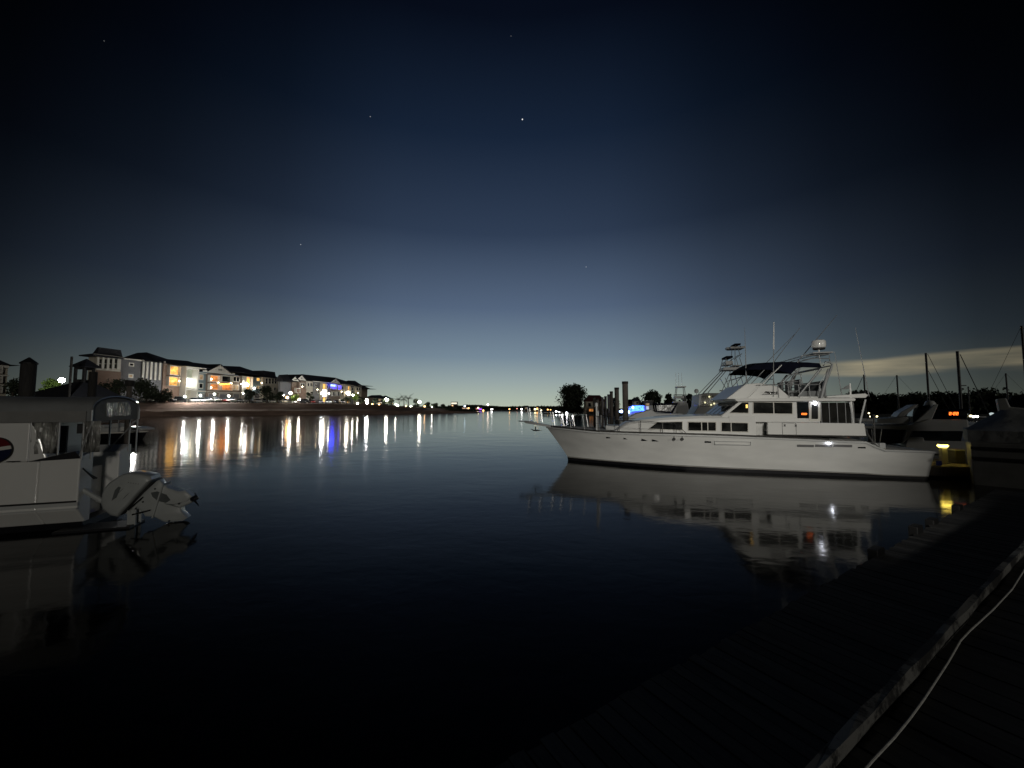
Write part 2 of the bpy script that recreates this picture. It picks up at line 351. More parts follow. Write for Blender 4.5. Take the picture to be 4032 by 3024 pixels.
# ================================================================== trees
def crown_mb(b, cs, n, leaf, rng, core=.55):
    for i in range(n):
        c, r = cs[rng.randrange(len(cs))]
        d = Vector((rng.gauss(0, 1), rng.gauss(0, 1), rng.gauss(0, .8))).normalized() * (r * (core + (1.06 - core) * rng.random() ** .7))
        if mnoise.noise((Vector(c) + d) * (1.3 / max(.8, r * .6))) < -.32: continue
        p = Vector(c) + d; s = leaf * rng.uniform(.6, 1.5)
        a = Vector((rng.gauss(0, 1), rng.gauss(0, 1), rng.gauss(0, 1))).normalized(); e = a.orthogonal().normalized(); g = a.cross(e)
        b.add([p + e * s, p + g * s * .6, p - e * s, p - g * s * .6], [(0, 1, 2, 3)])
def tree(name, label, base, h, w, seed, leafmat=LEAF_D, n=1500, leaf=.3, group=None, low=.25, cat='tree', solid=False, blobs=9):
    rng = random.Random(seed); t = thing(name, label, cat, base, rng.uniform(0, 6), group)
    tr = MB(); k = h * .02 + .06
    tr.tube([(0, 0, -.3), (.04 * h, .02 * h, h * .3), (.02 * h, 0, h * .6), (0, .03 * h, h * .85)], [k * 1.3, k, k * .7, k * .2], 7)
    cs = []
    for i in range(blobs):
        a = rng.uniform(0, 6.28); rr = rng.random() ** .6 * w * .32; z = h * (low + (.86 - low) * rng.random())
        q = 1 - abs((z / h - (low + .9) / 2) / ((.95 - low) / 2)) ** 2 * .5
        r = w * rng.uniform(.17, .27) * q; z = min(z, h - r * .9)
        cs.append((Vector((math.cos(a) * rr * q, math.sin(a) * rr * q, z)), r))
        tr.tube([(.02 * h, 0, h * .3), cs[-1][0] * .7 + Vector((0, 0, h * .1)), cs[-1][0]], [k * .6, k * .35, k * .12], 5)
    tr.build('trunk', BARK, t)
    c = MB(); crown_mb(c, cs, n, leaf, rng, .1 if solid else .45); c.build('crown', leafmat, t)
    return t
def palm(name, label, base, h, seed, leafmat=LEAF_D, group=None):
    rng = random.Random(seed); t = thing(name, label, 'palm tree', base, 0, group)
    MB().tube([(0, 0, -.3), (.15, 0, h * .5), (0, .1, h)], [.28, .2, .18], 7).build('trunk', BARK, t)
    c = MB()
    for i in range(22):
        a = i * 2.4; up = rng.uniform(-.9, 1.7); L_ = rng.uniform(1.7, 2.4)
        for k in range(7):
            f = k / 6; r = L_ * f * 1.25; z = h + up * r * .9 - 1.1 * f * f * L_ * .55
            p = Vector((math.cos(a) * r, math.sin(a) * r, z)); s = Vector((-math.sin(a), math.cos(a), -.5)) * (.8 - .45 * f); q = Vector((math.cos(a), math.sin(a), 0)) * .18
            c.add([p - q, p + s, p + q], [(0, 1, 2)]); s2 = Vector((math.sin(a), -math.cos(a), -.5)) * (.8 - .45 * f); c.add([p - q, p + s2, p + q], [(0, 1, 2)])
    c.build('crown', leafmat, t); return t
def place(px, py, D): 
    p = at_depth(px, py, D); return p
# ================================================================== the white motor yacht
B0 = on_z(2242, 1812); S0 = on_z(3657, 1889)
ang0 = math.atan2(S0.y - B0.y, S0.x - B0.x); LWL = (S0 - B0).length
YA = ang0 + math.asin(2.2 / LWL)
Y = Frame(B0, YA)
yacht = thing('motor_yacht', 'long white motor yacht with navy sun canopy lying broadside on the calm water', 'yacht', B0, YA)
U_END = math.sqrt(LWL ** 2 - 2.2 ** 2)
tipu, tipz = Y.hit(2151, 1680, 0)
def b_sheer(u):
    t = min(1, max(0, (u - tipu) / 8.0)); b = 2.45 * (1 - (1 - t) ** 2.3) + .03
    return b - max(0, (u - 12) / 6) * .2
def b_wl(u):
    t = min(1, max(0, u / 8.5)); return 2.15 * (1 - (1 - t) ** 1.9) + .015
def on_side(px, py, off=0.0, n=6):
    u, z = Y.hit(px, py, -2.2)
    for _ in range(n): u, z = Y.hit(px, py, -(b_sheer(u) + off))
    return u, z
sheer_px = [(2221, 1687), (2347, 1700), (2480, 1705), (2630, 1709), (2800, 1714), (2952, 1720), (3150, 1728), (3297, 1735), (3415, 1739), (3472, 1770), (3500, 1771), (3600, 1774), (3683, 1777)]
sh = [(tipu, tipz)] + [on_side(*p) for p in sheer_px]
SU = [a for a, b in sh]; SZ = [b for a, b in sh]
def zs(u): return float(np.interp(u, SU, SZ))
UT = SU[-1]          # top of the transom
def hullp(t, f, side, zlow=0.0, proud=0.0):
    """t along 0..1, f up 0..1 from waterline to sheer"""
    us = 0 + (tipu) * f ** 1.15; ue = U_END + (UT - U_END) * f
    tt = t ** 1.25
    u = us + (ue - us) * tt; z = zlow + (zs(u) - zlow) * f
    fz = max(0, z) / zs(u)
    bw, bs = b_wl(u - us * .9 if u < 2 else u), b_sheer(u)
    if u < 3: bw = 2.15 * (1 - (1 - min(1, max(0, (u - us) / 8.5))) ** 1.9) + .015; bs = 2.45 * (1 - (1 - min(1, max(0, (u - us) / 8.0 ))) ** 2.3) + .02
    b = bw + (bs - bw) * (fz ** 1.25)
    return Vector((u, side * (b + proud), z))
def hull_shell(fs, T=60, name='hull', m=GEL, zlow=0.0, proud=0.0, close=True):
    b = MB(); rings = []
    for i in range(T + 1):
        t = i / T
        near = [hullp(t, f, -1, zlow, proud) for f in fs]; far = [hullp(t, f, 1, zlow, proud) for f in fs[::-1]]
        rings.append(near + far)
    b.loft(rings, closed=close, caps=close)
    return b.build(name, m, yacht, smooth=True)
fz0 = .16 / 1.7
hull_shell([.118 + (1 - .118) * k / 9 for k in range(10)], m=HULLM)
hb = MB(); rings = []
for i in range(41):
    t = i / 40; near = []
    for f, zz in ((0, -.5), (0, 0), (.124, None)):
        p = hullp(t, f, -1); 
        if zz == -.5: p = Vector((p.x, p.y * .7, -.5))
        near.append(p + Vector((0, .012, 0)))
    rings.append(near + [Vector((p.x, -p.y, p.z)) for p in near[::-1]])
hb.loft(rings).build('antifouling', BLACKP, yacht, smooth=True)
st = MB()
for sd in (-1, 1):
    st.loft([[hullp(i / 50, f, sd, 0, pr) for f, pr in ((.095, .0), (.095, .016), (.105, .016), (.105, .0))] for i in range(51)])
st.build('boot_stripe', TRIM, yacht)
rr = MB()
for sd in (-1, 1):
    rr.loft([[hullp(i / 60, 1, sd, 0, 0) + Vector((0, sd * a, z)) for a, z in ((-.01, -.085), (.035, -.08), (.045, -.045), (.035, -.015), (-.01, -.01))] for i in range(61)])
rr.build('rubbing_strake', GEL2, yacht, smooth=True)
tr_ = MB()  # thin black strip painting the shade between hull and house
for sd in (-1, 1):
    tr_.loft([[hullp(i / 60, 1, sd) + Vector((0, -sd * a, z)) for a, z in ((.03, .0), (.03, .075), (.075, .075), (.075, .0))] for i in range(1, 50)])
tr_.build('gunwale_shadow_strip', mat('shadow_strip_black', (.012, .010, .008), .6), yacht)
dk = MB(); rings = []
for i in range(61):
    p = hullp(i / 60, 1, -1); 
    if p.x > 15.0: break
    rings.append([Vector((p.x, -abs(p.y) + .02, p.z + .004)), Vector((p.x, 0, p.z + .10)), Vector((p.x, abs(p.y) - .02, p.z + .004))])
dk.loft(rings, closed=False).build('deck', NONSKID, yacht, smooth=True)
# the black strip above paints the shadow line between hull and house
VS = 1.95
def vside(u): return max(.05, min(VS, b_sheer(u) - .42))
# house: profile measured on the near wall
def house_pt(px, py):
    u, z = Y.hit(px, py, -VS)
    for _ in range(8): u, z = Y.hit(px, py, -vside(u))
    return u, z
top_px = [(2430, 1690), (2461, 1667), (2525, 1653), (2620, 1644), (2750, 1638), (2843, 1637)]
hp = [house_pt(*p) for p in top_px]
HU = [a for a, b in hp]; HZ = [b for a, b in hp]
uA = HU[-1]
uE = Y.hit(3404, 1666, -VS)[0]
zBel = Y.hit(3023, 1664, -VS)[1]
def ztop(u): return float(np.interp(u, HU + [uE], HZ + [HZ[-1]]))
b = MB(); rings = []
for u in list(np.linspace(HU[0] - .15, uA + .3, 26)):
    v = vside(u); zt = ztop(u) if u > HU[0] else zs(u) + .05; zb = zs(u) - .06; e = min(.12, max(.01, (zt - zb) * .3))
    rings.append([Vector((u, -v, zb)), Vector((u, -v, zt - e)), Vector((u, -v + e, zt)), Vector((u, 0, zt + .07)), Vector((u, v - e, zt)), Vector((u, v, zt - e)), Vector((u, v, zb))])
b.loft(rings).build('trunk_cabin', GEL, yacht, smooth=True)
# after house lower walls
uD0 = Y.hit(2978, 1700, -VS)[0]; uD1 = Y.hit(3023, 1700, -VS)[0]
zc = HZ[-1]
b = MB(); b.box(uA + .3, uD0, -VS, VS, 1.45, zc); b.box(uD0, uD1 + .02, -VS + .5, VS - .02, 1.45, zc)
b.build('lower_saloon', GEL, yacht, bevel=.02)
# the high side coaming aft with its door
c0 = Y.hit(3023, 1663, -2.28); c1 = Y.hit(3404, 1667, -2.28); c2 = Y.hit(3413, 1721, -2.28); c3 = Y.hit(3023, 1713, -2.28)
cm = MB()
for sd in (-1, 1):
    cm.prism([(c3[0], c3[1]), (c2[0], c2[1]), (c1[0], c1[1]), (c0[0], c0[1])], sd * 2.28, sd * 2.12)
cm.box(c2[0] - .12, c2[0] - .02, -2.11, 2.11, c2[1], c1[1] - .02)
coam = cm.build('side_coaming', GEL, yacht, bevel=.03)
cs_ = MB(); cs_.box(c3[0], c2[0], -2.30, -2.281, c2[1] + .0, c2[1] + .055); cs_.build('coaming_shadow_strip', mat('shadow_strip_black', (.012, .010, .008), .6), coam)  # black strip painting the shade along the coaming's foot
dr = MB(); d0 = Y.hit(3080, 1670, -2.29)[0]; d1 = Y.hit(3134, 1670, -2.29)[0]
for x in (d0, d1): dr.box(x - .008, x + .008, -2.284, -2.27, c3[1] + .02, c0[1] - .01)
dr.box(d0, d1, -2.284, -2.27, c0[1] - .03, c0[1] - .015)
dr.build('boarding_gate', RUBBER, coam)
for x in (d0 + .06, d1 - .05): MB().box(x, x + .07, -2.31, -2.285, c0[1] - .18, c0[1] - .08).build('hinge', CHROME, coam)
# upper house
VU = 1.9
def HV(px, py): return Y.hit(px, py, -VU)
prof = [HV(2843, 1638), HV(2912, 1581), HV(3232, 1583), HV(3232, 1666), (uD1 + .5, HV(3232, 1666)[1])]
prof = [HV(2838, 1642), HV(2912, 1580), HV(3226, 1581), HV(3226, 1668)]
zr0 = HV(2912, 1580)[1]
b = MB(); b.prism([(prof[0][0], zc - .02), (prof[1][0], zr0), (prof[2][0], zr0), (prof[2][0], zc - .3), (uA + .2, zc - .3), ], -VU, VU)
house = b.build('saloon', GEL, yacht, bevel=.04)
def pane(pts, name='window', v=-VU, parent=house, mull=(), frame=.035, sides=(-1, 1), gm=GLASS):
    """window on the house side: proud frame ring, glass pane and mullions"""
    if len(sides) > 1:
        a = pane(pts, name, v, parent, mull, frame, (-1,), gm); pane(pts, name, v, parent, mull, frame, (1,), gm); return a
    q = Y.poly(pts, v); cx = sum(a for a, _ in q) / len(q); cz = sum(b_ for _, b_ in q) / len(q)
    def grow(d): return [(a + (d if a > cx else -d), b_ + (d if b_ > cz else -d)) for a, b_ in q]
    fr = MB(); g = MB(); n = len(q)
    for sd in sides:
        o_, i_ = grow(frame), grow(-.002)
        vs = [(a, sd * (abs(v) + .022), b_) for a, b_ in o_] + [(a, sd * (abs(v) + .022), b_) for a, b_ in i_] + [(a, sd * (abs(v) - .02), b_) for a, b_ in o_] + [(a, sd * (abs(v) - .02), b_) for a, b_ in i_]
        fs = []
        for i in range(n):
            j = (i + 1) % n; fs += [(i, j, n + j, n + i), (i, j, 2 * n + j, 2 * n + i), (n + i, n + j, 3 * n + j, 3 * n + i)]
        fr.add(vs, fs)
        g.prism(grow(.001), sd * (abs(v) + .006), sd * (abs(v) - .015))
        for mx_ in mull:
            u_, _ = Y.hit(mx_, pts[0][1], v); zz = [b_ for _, b_ in q]; fr.box(u_ - .02, u_ + .02, sd * (abs(v) + .004), sd * (abs(v) + .02), min(zz), max(zz))
    f = fr.build(name, TRIM, parent); g.build('pane', YGLASS if gm is GLASS else gm, f); return f
trunkc = [o for o in bpy.data.objects if o.name == 'trunk_cabin'][0]; lows = [o for o in bpy.data.objects if o.name == 'lower_saloon'][0]
pane([(2555, 1688), (2588, 1663), (2686, 1661), (2686, 1693)], v=-vside(HU[3]), parent=trunkc, mull=(2608,))
pane([(2710, 1662), (2818, 1663), (2818, 1696), (2710, 1695)], v=-VS, parent=lows, mull=(2762, 2786))
pane([(2841, 1664), (2944, 1666), (2944, 1700), (2841, 1698)], v=-VS, parent=lows, mull=(2878,))
pane([(2872, 1625), (2922, 1585), (2946, 1585), (2946, 1626)])
pane([(2966, 1584), (3119, 1586), (3119, 1629), (2966, 1627)], mull=(3045,))
# sliding doorway and the white framed door
u0, z0 = HV(3140, 1660); u1, z1 = HV(3183, 1583)
dw = MB().box(u0, u1, -VU - .006, -VU + .03, zc - .1, z1).build('doorway', GLASS, house)
door = pane([(3194, 1590), (3221, 1590), (3221, 1650), (3194, 1650)], name='door', frame=.09)
# windscreen, three raked panes with pillars
p0 = Vector((prof[0][0], 0, zc - .02)); p1 = Vector((prof[1][0], 0, zr0)); dd = (p1 - p0); nn = Vector((-dd.z, 0, dd.x)).normalized()
ws = MB(); wf = MB()
for k in range(4):
    a, c = -VU + .12 + k * .935, -VU + .12 + k * .935 + .84
    q = [p0 + dd * .1 + Vector((0, a, 0)), p0 + dd * .1 + Vector((0, c, 0)), p0 + dd * .9 + Vector((0, c, 0)), p0 + dd * .9 + Vector((0, a, 0))]
    ws.add([x + nn * .012 for x in q] + [x - nn * .01 for x in q], [(0, 1, 2, 3), (4, 5, 6, 7), (0, 1, 5, 4), (1, 2, 6, 5), (2, 3, 7, 6), (3, 0, 4, 7)])
    for yy in (a - .05, c + .0):
        wf.add([p0 + dd * .05 + Vector((0, yy, 0)) + nn * .02, p0 + dd * .05 + Vector((0, yy + .05, 0)) + nn * .02, p0 + dd * .95 + Vector((0, yy + .05, 0)) + nn * .02, p0 + dd * .95 + Vector((0, yy, 0)) + nn * .02], [(0, 1, 2, 3)])
for f_ in (.03, .9): wf.add([p0 + dd * f_ + Vector((0, -VU + .05, 0)) + nn * .018, p0 + dd * f_ + Vector((0, VU - .05, 0)) + nn * .018, p0 + dd * (f_ + .07) + Vector((0, VU - .05, 0)) + nn * .018, p0 + dd * (f_ + .07) + Vector((0, -VU + .05, 0)) + nn * .018], [(0, 1, 2, 3)])
w_ = wf.build('windscreen', TRIM, house); ws.build('pane', GLASS, w_)
# orange clock display in the doorway
SEG = {'0': 'abcdef', '1': 'bc', '2': 'abged', '3': 'abgcd', '7': 'abc', '8': 'abcdefg', '5': 'afgcd', '6': 'afgedc', '4': 'fgbc'}
def digits(mb, txt, x, y, z, h, dirx=1):
    w = h * .55; t = h * .13
    for ch in txt:
        if ch == ':':
            mb.box(x, x + t, y, y + .01, z + h * .25, z + h * .25 + t); mb.box(x, x + t, y, y + .01, z + h * .65, z + h * .65 + t); x += t * 2.2; continue
        if ch == ' ': x += w * .8; continue
        for s in SEG[ch]:
            bx = {'a': (0, w, h - t, h), 'd': (0, w, 0, t), 'g': (0, w, h / 2 - t / 2, h / 2 + t / 2), 'f': (0, t, h / 2, h), 'e': (0, t, 0, h / 2), 'b': (w - t, w, h / 2, h), 'c': (w - t, w, 0, h / 2)}[s]
            mb.box(x + bx[0], x + bx[1], y, y + .01, z + bx[2], z + bx[3])
        x += w * 1.25
u0, z0 = HV(3146, 1635)
dm = MB(); digits(dm, '2222', u0 + .1, -VU - .022, z0 + .02, .08)
dsp = MB().box(u0 - .05, u0 + .42, -VU - .012, -VU - .007, z0 - .05, z0 + .18).build('clock_panel', GLASS, house)
dm.build('digit', glow('orange_digits', (1, .22, .03), 3), dsp)
# clear curtains of the after deck
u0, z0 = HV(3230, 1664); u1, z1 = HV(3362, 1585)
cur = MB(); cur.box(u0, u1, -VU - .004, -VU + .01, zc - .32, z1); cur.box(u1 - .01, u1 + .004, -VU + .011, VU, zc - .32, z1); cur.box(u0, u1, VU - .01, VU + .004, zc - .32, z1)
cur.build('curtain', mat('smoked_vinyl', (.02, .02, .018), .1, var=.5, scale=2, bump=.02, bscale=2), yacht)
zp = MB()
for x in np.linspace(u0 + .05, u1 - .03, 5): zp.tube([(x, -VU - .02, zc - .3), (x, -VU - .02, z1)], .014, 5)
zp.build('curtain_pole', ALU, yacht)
# brow and hard top
def slab(pa, pb, th, v, name, m, taper=.0):
    a = Y.hit(*pa, -v); c = Y.hit(*pb, -v)
    zt = (a[1] + c[1]) / 2
    q = MB(); q.prism([(a[0] + taper, zt), (c[0], zt), (c[0] + .05, zt - th * .5), (c[0], zt - th), (a[0] + .1, zt - th), (a[0], zt - th * .6)], -v, v)
    return q.build(name, m, yacht, bevel=.03)
slab((2895, 1566), (3366, 1571), .14, 2.12, 'cabin_top', GEL)
zt_ = Y.hit(3130, 1568, -2.12)[1]
uh0 = Y.hit(3262, 1560, -2.15)[0]; uh1 = Y.hit(3417, 1560, -2.15)[0]
MB().prism([(uh0, zt_ + .02), (uh0, zt_ + .09), (uh1, zt_ + .20), (uh1 + .1, zt_ + .12), (uh1, zt_ + .0)], -2.0, 2.0).build('hard_top', GEL, yacht, bevel=.02)
# flybridge cowling
def FV(px, py, v=1.75): return Y.hit(px, py, -v)
fb = [FV(2880, 1560), FV(2937, 1512), FV(2992, 1508), FV(3062, 1521), FV(3108, 1562)]
zb = zt_ - .02
near = [(fb[0][0] - .25, zb), (fb[1][0], fb[1][1]), (fb[2][0], fb[2][1]), (fb[3][0], fb[3][1]), (fb[4][0], zb + .12), (fb[4][0] + 1.6, zb + .1), (fb[4][0] + 1.6, zb)]
b = MB(); b.prism(near, -1.75, -1.62); b.prism(near, 1.62, 1.75)
b.prism([(near[0][0], zb), (near[1][0], near[1][1]), (near[2][0], near[2][1]), (near[2][0] - .02, near[2][1] - .08), (near[1][0] + .06, near[1][1] - .08), (near[0][0] + .14, zb)], -1.62, 1.62)
b.box(near[2][0], near[2][0] + .5, -.9, .9, zb, near[2][1] - .05)
b.build('flybridge_cowling', GEL, yacht, bevel=.03)
se = MB()
for y in (-1.2, -.1, .9):
    se = MB(); se.box(near[3][0] + .6, near[3][0] + 1.15, y, y + .6, zb + .3, zb + .42); se.box(near[3][0] + 1.1, near[3][0] + 1.2, y, y + .6, zb + .42, zb + .95); se.box(near[3][0] + .8, near[3][0] + .95, y + .22, y + .38, zb, zb + .3); se.build('helm_seat', GREYCAN, yacht, bevel=.03)
# flybridge rails
rl = MB()
for v in (-1.8, 1.8):
    a = Y.hit(3062, 1514, -1.8); c = Y.hit(3228, 1521, -1.8); zz = a[1]
    rl.tube([(a[0] - .9, v, zz - .02), (a[0], v, zz), (c[0], v, zz - .02)], .022); rl.tube([(c[0], v, zz - .02), (c[0] + .05, v, zb)], .02)
    for x in np.linspace(a[0], c[0], 5): rl.tube([(x, v, zz), (x + .03, v, zb + .05)], .016)
rl.tube([(c[0], -1.8, zz - .02), (c[0], 1.8, zz - .02)], .022)
rl.build('flybridge_rail', ALU, yacht, smooth=True)
lp = MB(); x0 = Y.hit(3150, 1520, -1.6)[0]
lp.box(x0, x0 + .9, -1.5, 1.5, zb, zb + .38); lp.box(x0 + 1.0, x0 + 1.1, -1.5, 1.5, zb + .1, zb + .85)
lp.build('bench_seat', GREYCAN, yacht, bevel=.05)
# bimini
bm_px = [(2943, 1456), (2958, 1443), (2976, 1434), (3046, 1427), (3140, 1425), (3227, 1430), (3236, 1448), (3200, 1447), (3160, 1446), (3137, 1451), (3122, 1465), (3113, 1474), (3096, 1466), (3070, 1460), (3030, 1456), (2985, 1455)]
q = Y.poly(bm_px, -1.7)
tp = q[:7]; tu = [a for a, _ in tp]; tz = [z for _, z in tp]
b = MB(); rings = []
for u in np.linspace(tu[0], tu[5], 24):
    z = float(np.interp(u, tu[:6], tz[:6])); rings.append([Vector((u, y, z + .16 * (1 - (y / 1.7) ** 2) - .02 * abs(math.sin(u * 3)) + dz)) for y, dz in [(-1.7, 0), (-1.2, 0), (-.6, 0), (0, 0), (.6, 0), (1.2, 0), (1.7, 0), (1.7, -.02), (1.2, -.02), (.6, -.02), (0, -.02), (-.6, -.02), (-1.2, -.02), (-1.7, -.02)]])
b.loft(rings); 
for sd in (-1, 1): b.prism(q, sd * 1.7, sd * 1.68)
can = b.build('sun_canopy', NAVY, yacht, smooth=True)
bf = MB()
def T(px, py, v): u, z = Y.hit(px, py, v); return Vector((u, v, z))
for sd in (-1, 1):
    def P(px, py, v=1.66): u, z = Y.hit(px, py, -v); return Vector((u, sd * v, z))
    for a, c in (((2950, 1520), (3010, 1456)), ((2962, 1560), (3066, 1436)), ((3068, 1514), (3113, 1470)), ((3075, 1517), (3150, 1447)), ((3100, 1512), (3152, 1452)), ((3160, 1512), (3152, 1472)), ((3113, 1473), (3156, 1473)), ((3097, 1502), (3140, 1502))):
        bf.tube([P(*a), P(*c)], .02)
bf.tube([(P(3066, 1436).x, -1.66, P(3066, 1436).z), (P(3066, 1436).x, 1.66, P(3066, 1436).z)], .02)
bf.build('canopy_frame', ALU, yacht, smooth=True)
# radar arch
ar = MB()
for sd in (-1, 1):
    def P(px, py, v=1.85): u, z = Y.hit(px, py, -v); return Vector((u, sd * v, z))
    ar.tube([P(3232, 1568), P(3252, 1500), P(3272, 1450), P(3277, 1436), P(3268, 1427), P(3250, 1424), P(3242, 1440)], [.07, .06, .05, .04, .035, .035, .03], 9)
    ar.tube([P(3142, 1562), P(3232, 1452)], [.035, .055], 8)
    ar.tube([P(3222, 1560), P(3228, 1515), P(3262, 1452)], .03, 7); ar.tube([P(3232, 1568), P(3262, 1452)], [.09, .03], 7)
    ar.tube([P(3140, 1428), P(3158, 1402), P(3264, 1394), P(3268, 1427)], .022); ar.tube([P(3160, 1418), P(3210, 1410), P(3266, 1412)], .02); ar.tube([P(3225, 1396), P(3230, 1428)], .018)
for a in ((3272, 1440), (3232, 1452), (3158, 1402), (3264, 1394), (3210, 1397)):
    u, z = Y.hit(*a, -1.85); ar.tube([(u, -1.85, z), (u, 1.85, z)], .028)
ar.build('radar_arch', ALU, yacht, smooth=True)
u, z = Y.hit(3224, 1396, 0); pl = MB(); pl.box(u - .5, u + .35, -.6, .6, z, z + .06); pl.build('arch_platform', ALU, yacht)
rd = MB(); ru, rz_ = Y.hit(3224, 1370, 0); rd.lathe((ru, 0, rz_ - .03), [(.03, -.35), (.035, .0), (.2, .0), (.28, .05), (.3, .15), (.3, .32), (.26, .4), (.12, .44), (.01, .445)], 20)
rd.build('radar_dome', GEL, yacht, smooth=True)
lb = MB(); lb.lathe((ru, 0, rz_ - .03), [(.01, -.06), (.24, -.06), (.26, -.001), (.01, -.001)], 16); lb.build('dome_base', RUBBER, yacht)
# aerials, outriggers
an = MB()
def ant(pa, pb, v, r0, r1, name='aerial', m=ALU):
    a, c = T(*pa, v), T(*pb, v); return MB().tube([a, a.lerp(c, .5), c], [r0, (r0 + r1) / 2, r1], 6).build(name, m, yacht)
ant((2939, 1505), (2932, 1290), -1.2, .03, .008)
ant((3045, 1562), (3046, 1375), -1.78, .018, .015); ant((3046, 1376), (3047, 1268), -1.78, .035, .018, m=GEL)
ant((2935, 1512), (3130, 1315), 1.7, .022, .012, 'outrigger'); ant((3014, 1470), (3150, 1290), 1.5, .022, .012, 'outrigger')
ant((3140, 1425), (3296, 1240), 1.5, .028, .012, 'outrigger')
ant((3315, 1560), (3286, 1385), -1.6, .02, .01, 'fishing_rod'); ant((3422, 1560), (3368, 1290), 1.6, .022, .01, 'outrigger')
ant((2938, 1575), (3078, 1437), -1.85, .022, .022, 'brace', GEL)
# searchlight and horn on the cowling
sl = MB(); u, z = Y.hit(3030, 1548, -1.8); sl.ball((u, -1.85, z), .07); sl.tube([(u - .2, -1.86, z + .06), (u + .2, -1.86, z + .02)], .03); sl.ball((u + .3, -1.86, z + .03), .05); sl.box(u - .3, u + .35, -1.83, -1.76, z - .06, z - .03); sl.build('horn', CHROME, yacht, smooth=True)
# stern staff, flag, hard top posts
fp = MB(); fp.tube([T(3358, 1666, -1.95), T(3351, 1585, -1.95), T(3347, 1510, -1.95)], [.05, .045, .03], 8); fp.build('flagstaff', GEL, yacht, smooth=True)
fl = MB(); a = T(3347, 1513, -1.95); c = T(3348, 1530, -1.95); d = T(3310, 1533, -1.9); m_ = T(3328, 1522, -1.98); e_ = T(3329, 1533, -1.96)
fl.add([a, m_, d, e_, c], [(0, 1, 3, 4), (1, 2, 3)]); f_ = fl.build('flag', GREYCAN, yacht); s_ = f_.modifiers.new('thickness', 'SOLIDIFY'); s_.thickness = .01
hp_ = MB(); hp_.tube([T(3345, 1582, -2), T(3357, 1640, -2), T(3358, 1664, -2)], .03); hp_.tube([T(3408, 1573, -2), T(3386, 1666, -2)], .035); hp_.tube([T(3306, 1590, -1.7), T(3294, 1660, -1.7)], .018); hp_.build('top_post', GEL2, yacht, smooth=True)
# cockpit: sole, ladder rail, post, covering board
cp = MB(); uu = Y.hit(3415, 1725, -2.2)[0]; zt2 = SZ[-1]
rings = []
for i in range(49, 61):
    p = hullp(i / 60, 1, -1)
    if p.x < uu: continue
    rings.append([Vector((p.x, p.y, p.z + .003)), Vector((p.x, p.y + .25, p.z + .01))])
cb = MB(); cb.loft(rings, closed=False); cb.loft([[Vector((p.x, -p.y, p.z)) for p in r] for r in rings], closed=False)
cb.box(UT - .28, UT - .01, -1.98, 1.98, zt2 - .06, zt2 + .006)
cb.build('covering_board', GEL, yacht)
MB().box(uu, UT - .3, -1.97, 1.97, zt2 - .55, zt2 - .5).build('cockpit_sole', NONSKID, yacht)
kr = MB(); kr.tube([T(3400, 1672, -2.15), T(3418, 1712, -2.15), T(3440, 1745, -2.15), T(3470, 1768, -2.15)], .03)
kr.tube([T(3445, 1748, -2.0), T(3440, 1632, -2.0)], [.035, .03]); kr.tube([T(3462, 1760, -1.6), T(3472, 1690, -1.6)], .015); kr.tube([T(3438, 1750, -1.4), T(3432, 1690, -1.4)], .015)
kr.build('cockpit_rail', CHROME, yacht, smooth=True)
cl = MB(); u, z = Y.hit(3472, 1762, -2.1); cl.box(u - .12, u + .1, -2.2, -2.0, z - .05, z + .2); cl.ball((u - .2, -2.05, z + .08), .12); cl.build('fender_locker', GEL2, yacht, bevel=.03)
# bow pulpit, stanchions, rail, anchor
pp = MB(); a = T(2066, 1660, 0); pa = [(a.x, a.z), (a.x + .1, a.z - .09), (tipu + .5, tipz - .06), (tipu + .5, tipz + .05), (a.x, a.z + .06)]
pp.prism(pa, -.2, .2); pp.prism([(a.x - .35, a.z + .06), (a.x + .5, a.z + .03), (a.x + .5, a.z), (a.x - .3, a.z)], -.26, .26); pp.build('bow_pulpit', GEL2, yacht, bevel=.015)
bst = MB(); sp_ = []
for px, ptop, pyb, v in ((2085, 2075, 1660, -.25), (2128, 2115, 1664, -.3), (2176, 2164, 1678, -.4), (2211, 2195, 1682, -.55), (2249, 2237, 1684, None), (2302, 2287, 1690, None), (2357, 2353, 1703, None), (2438, 2438, 1703, None), (2523, 2523, 1704, None), (2608, 2608, 1705, None), (2662, 2661, 1707, None)):
    for side in (-1, 1):
        if v is None:
            u, z = on_side(px, pyb, -.06); vv = -(b_sheer(u) - .06); zb_ = zs(u)
        else:
            vv = v; u, z = Y.hit(px, pyb, vv); zb_ = z
        ht = .82 if px < 2500 else .6
        if px > 2400: ht = [.62, .62, .55, .5][(2438, 2523, 2608, 2662).index(px)]
        r_ = .018
        bst = MB(); bst.tube([(u, vv * -side, zb_), (u - (.12 if px < 2340 else 0), (vv - .04) * -side, zb_ + ht)], r_, 6); bst.build('stanchion', CHROME, yacht)
        if side == -1: sp_.append((u - (.12 if px < 2340 else 0), vv - .04, zb_ + ht))
rl = MB(); path = [Vector(p) for p in sp_]; path = path + [Vector((path[-1].x + .5, path[-1].y, zs(path[-1].x)))]
for sd in (1, -1):
    rl.tube([Vector((p.x, p.y * sd, p.z)) for p in path], .014, 6); rl.tube([Vector((p.x + .03, p.y * sd + .01, p.z - .38)) for p in path[:-2]], .006, 5)
rl.tube([path[0], Vector((path[0].x - .1, 0, path[0].z)), Vector((path[0].x, -path[0].y, path[0].z))], .014)
rl.build('bow_rail', CHROME, yacht, smooth=True)
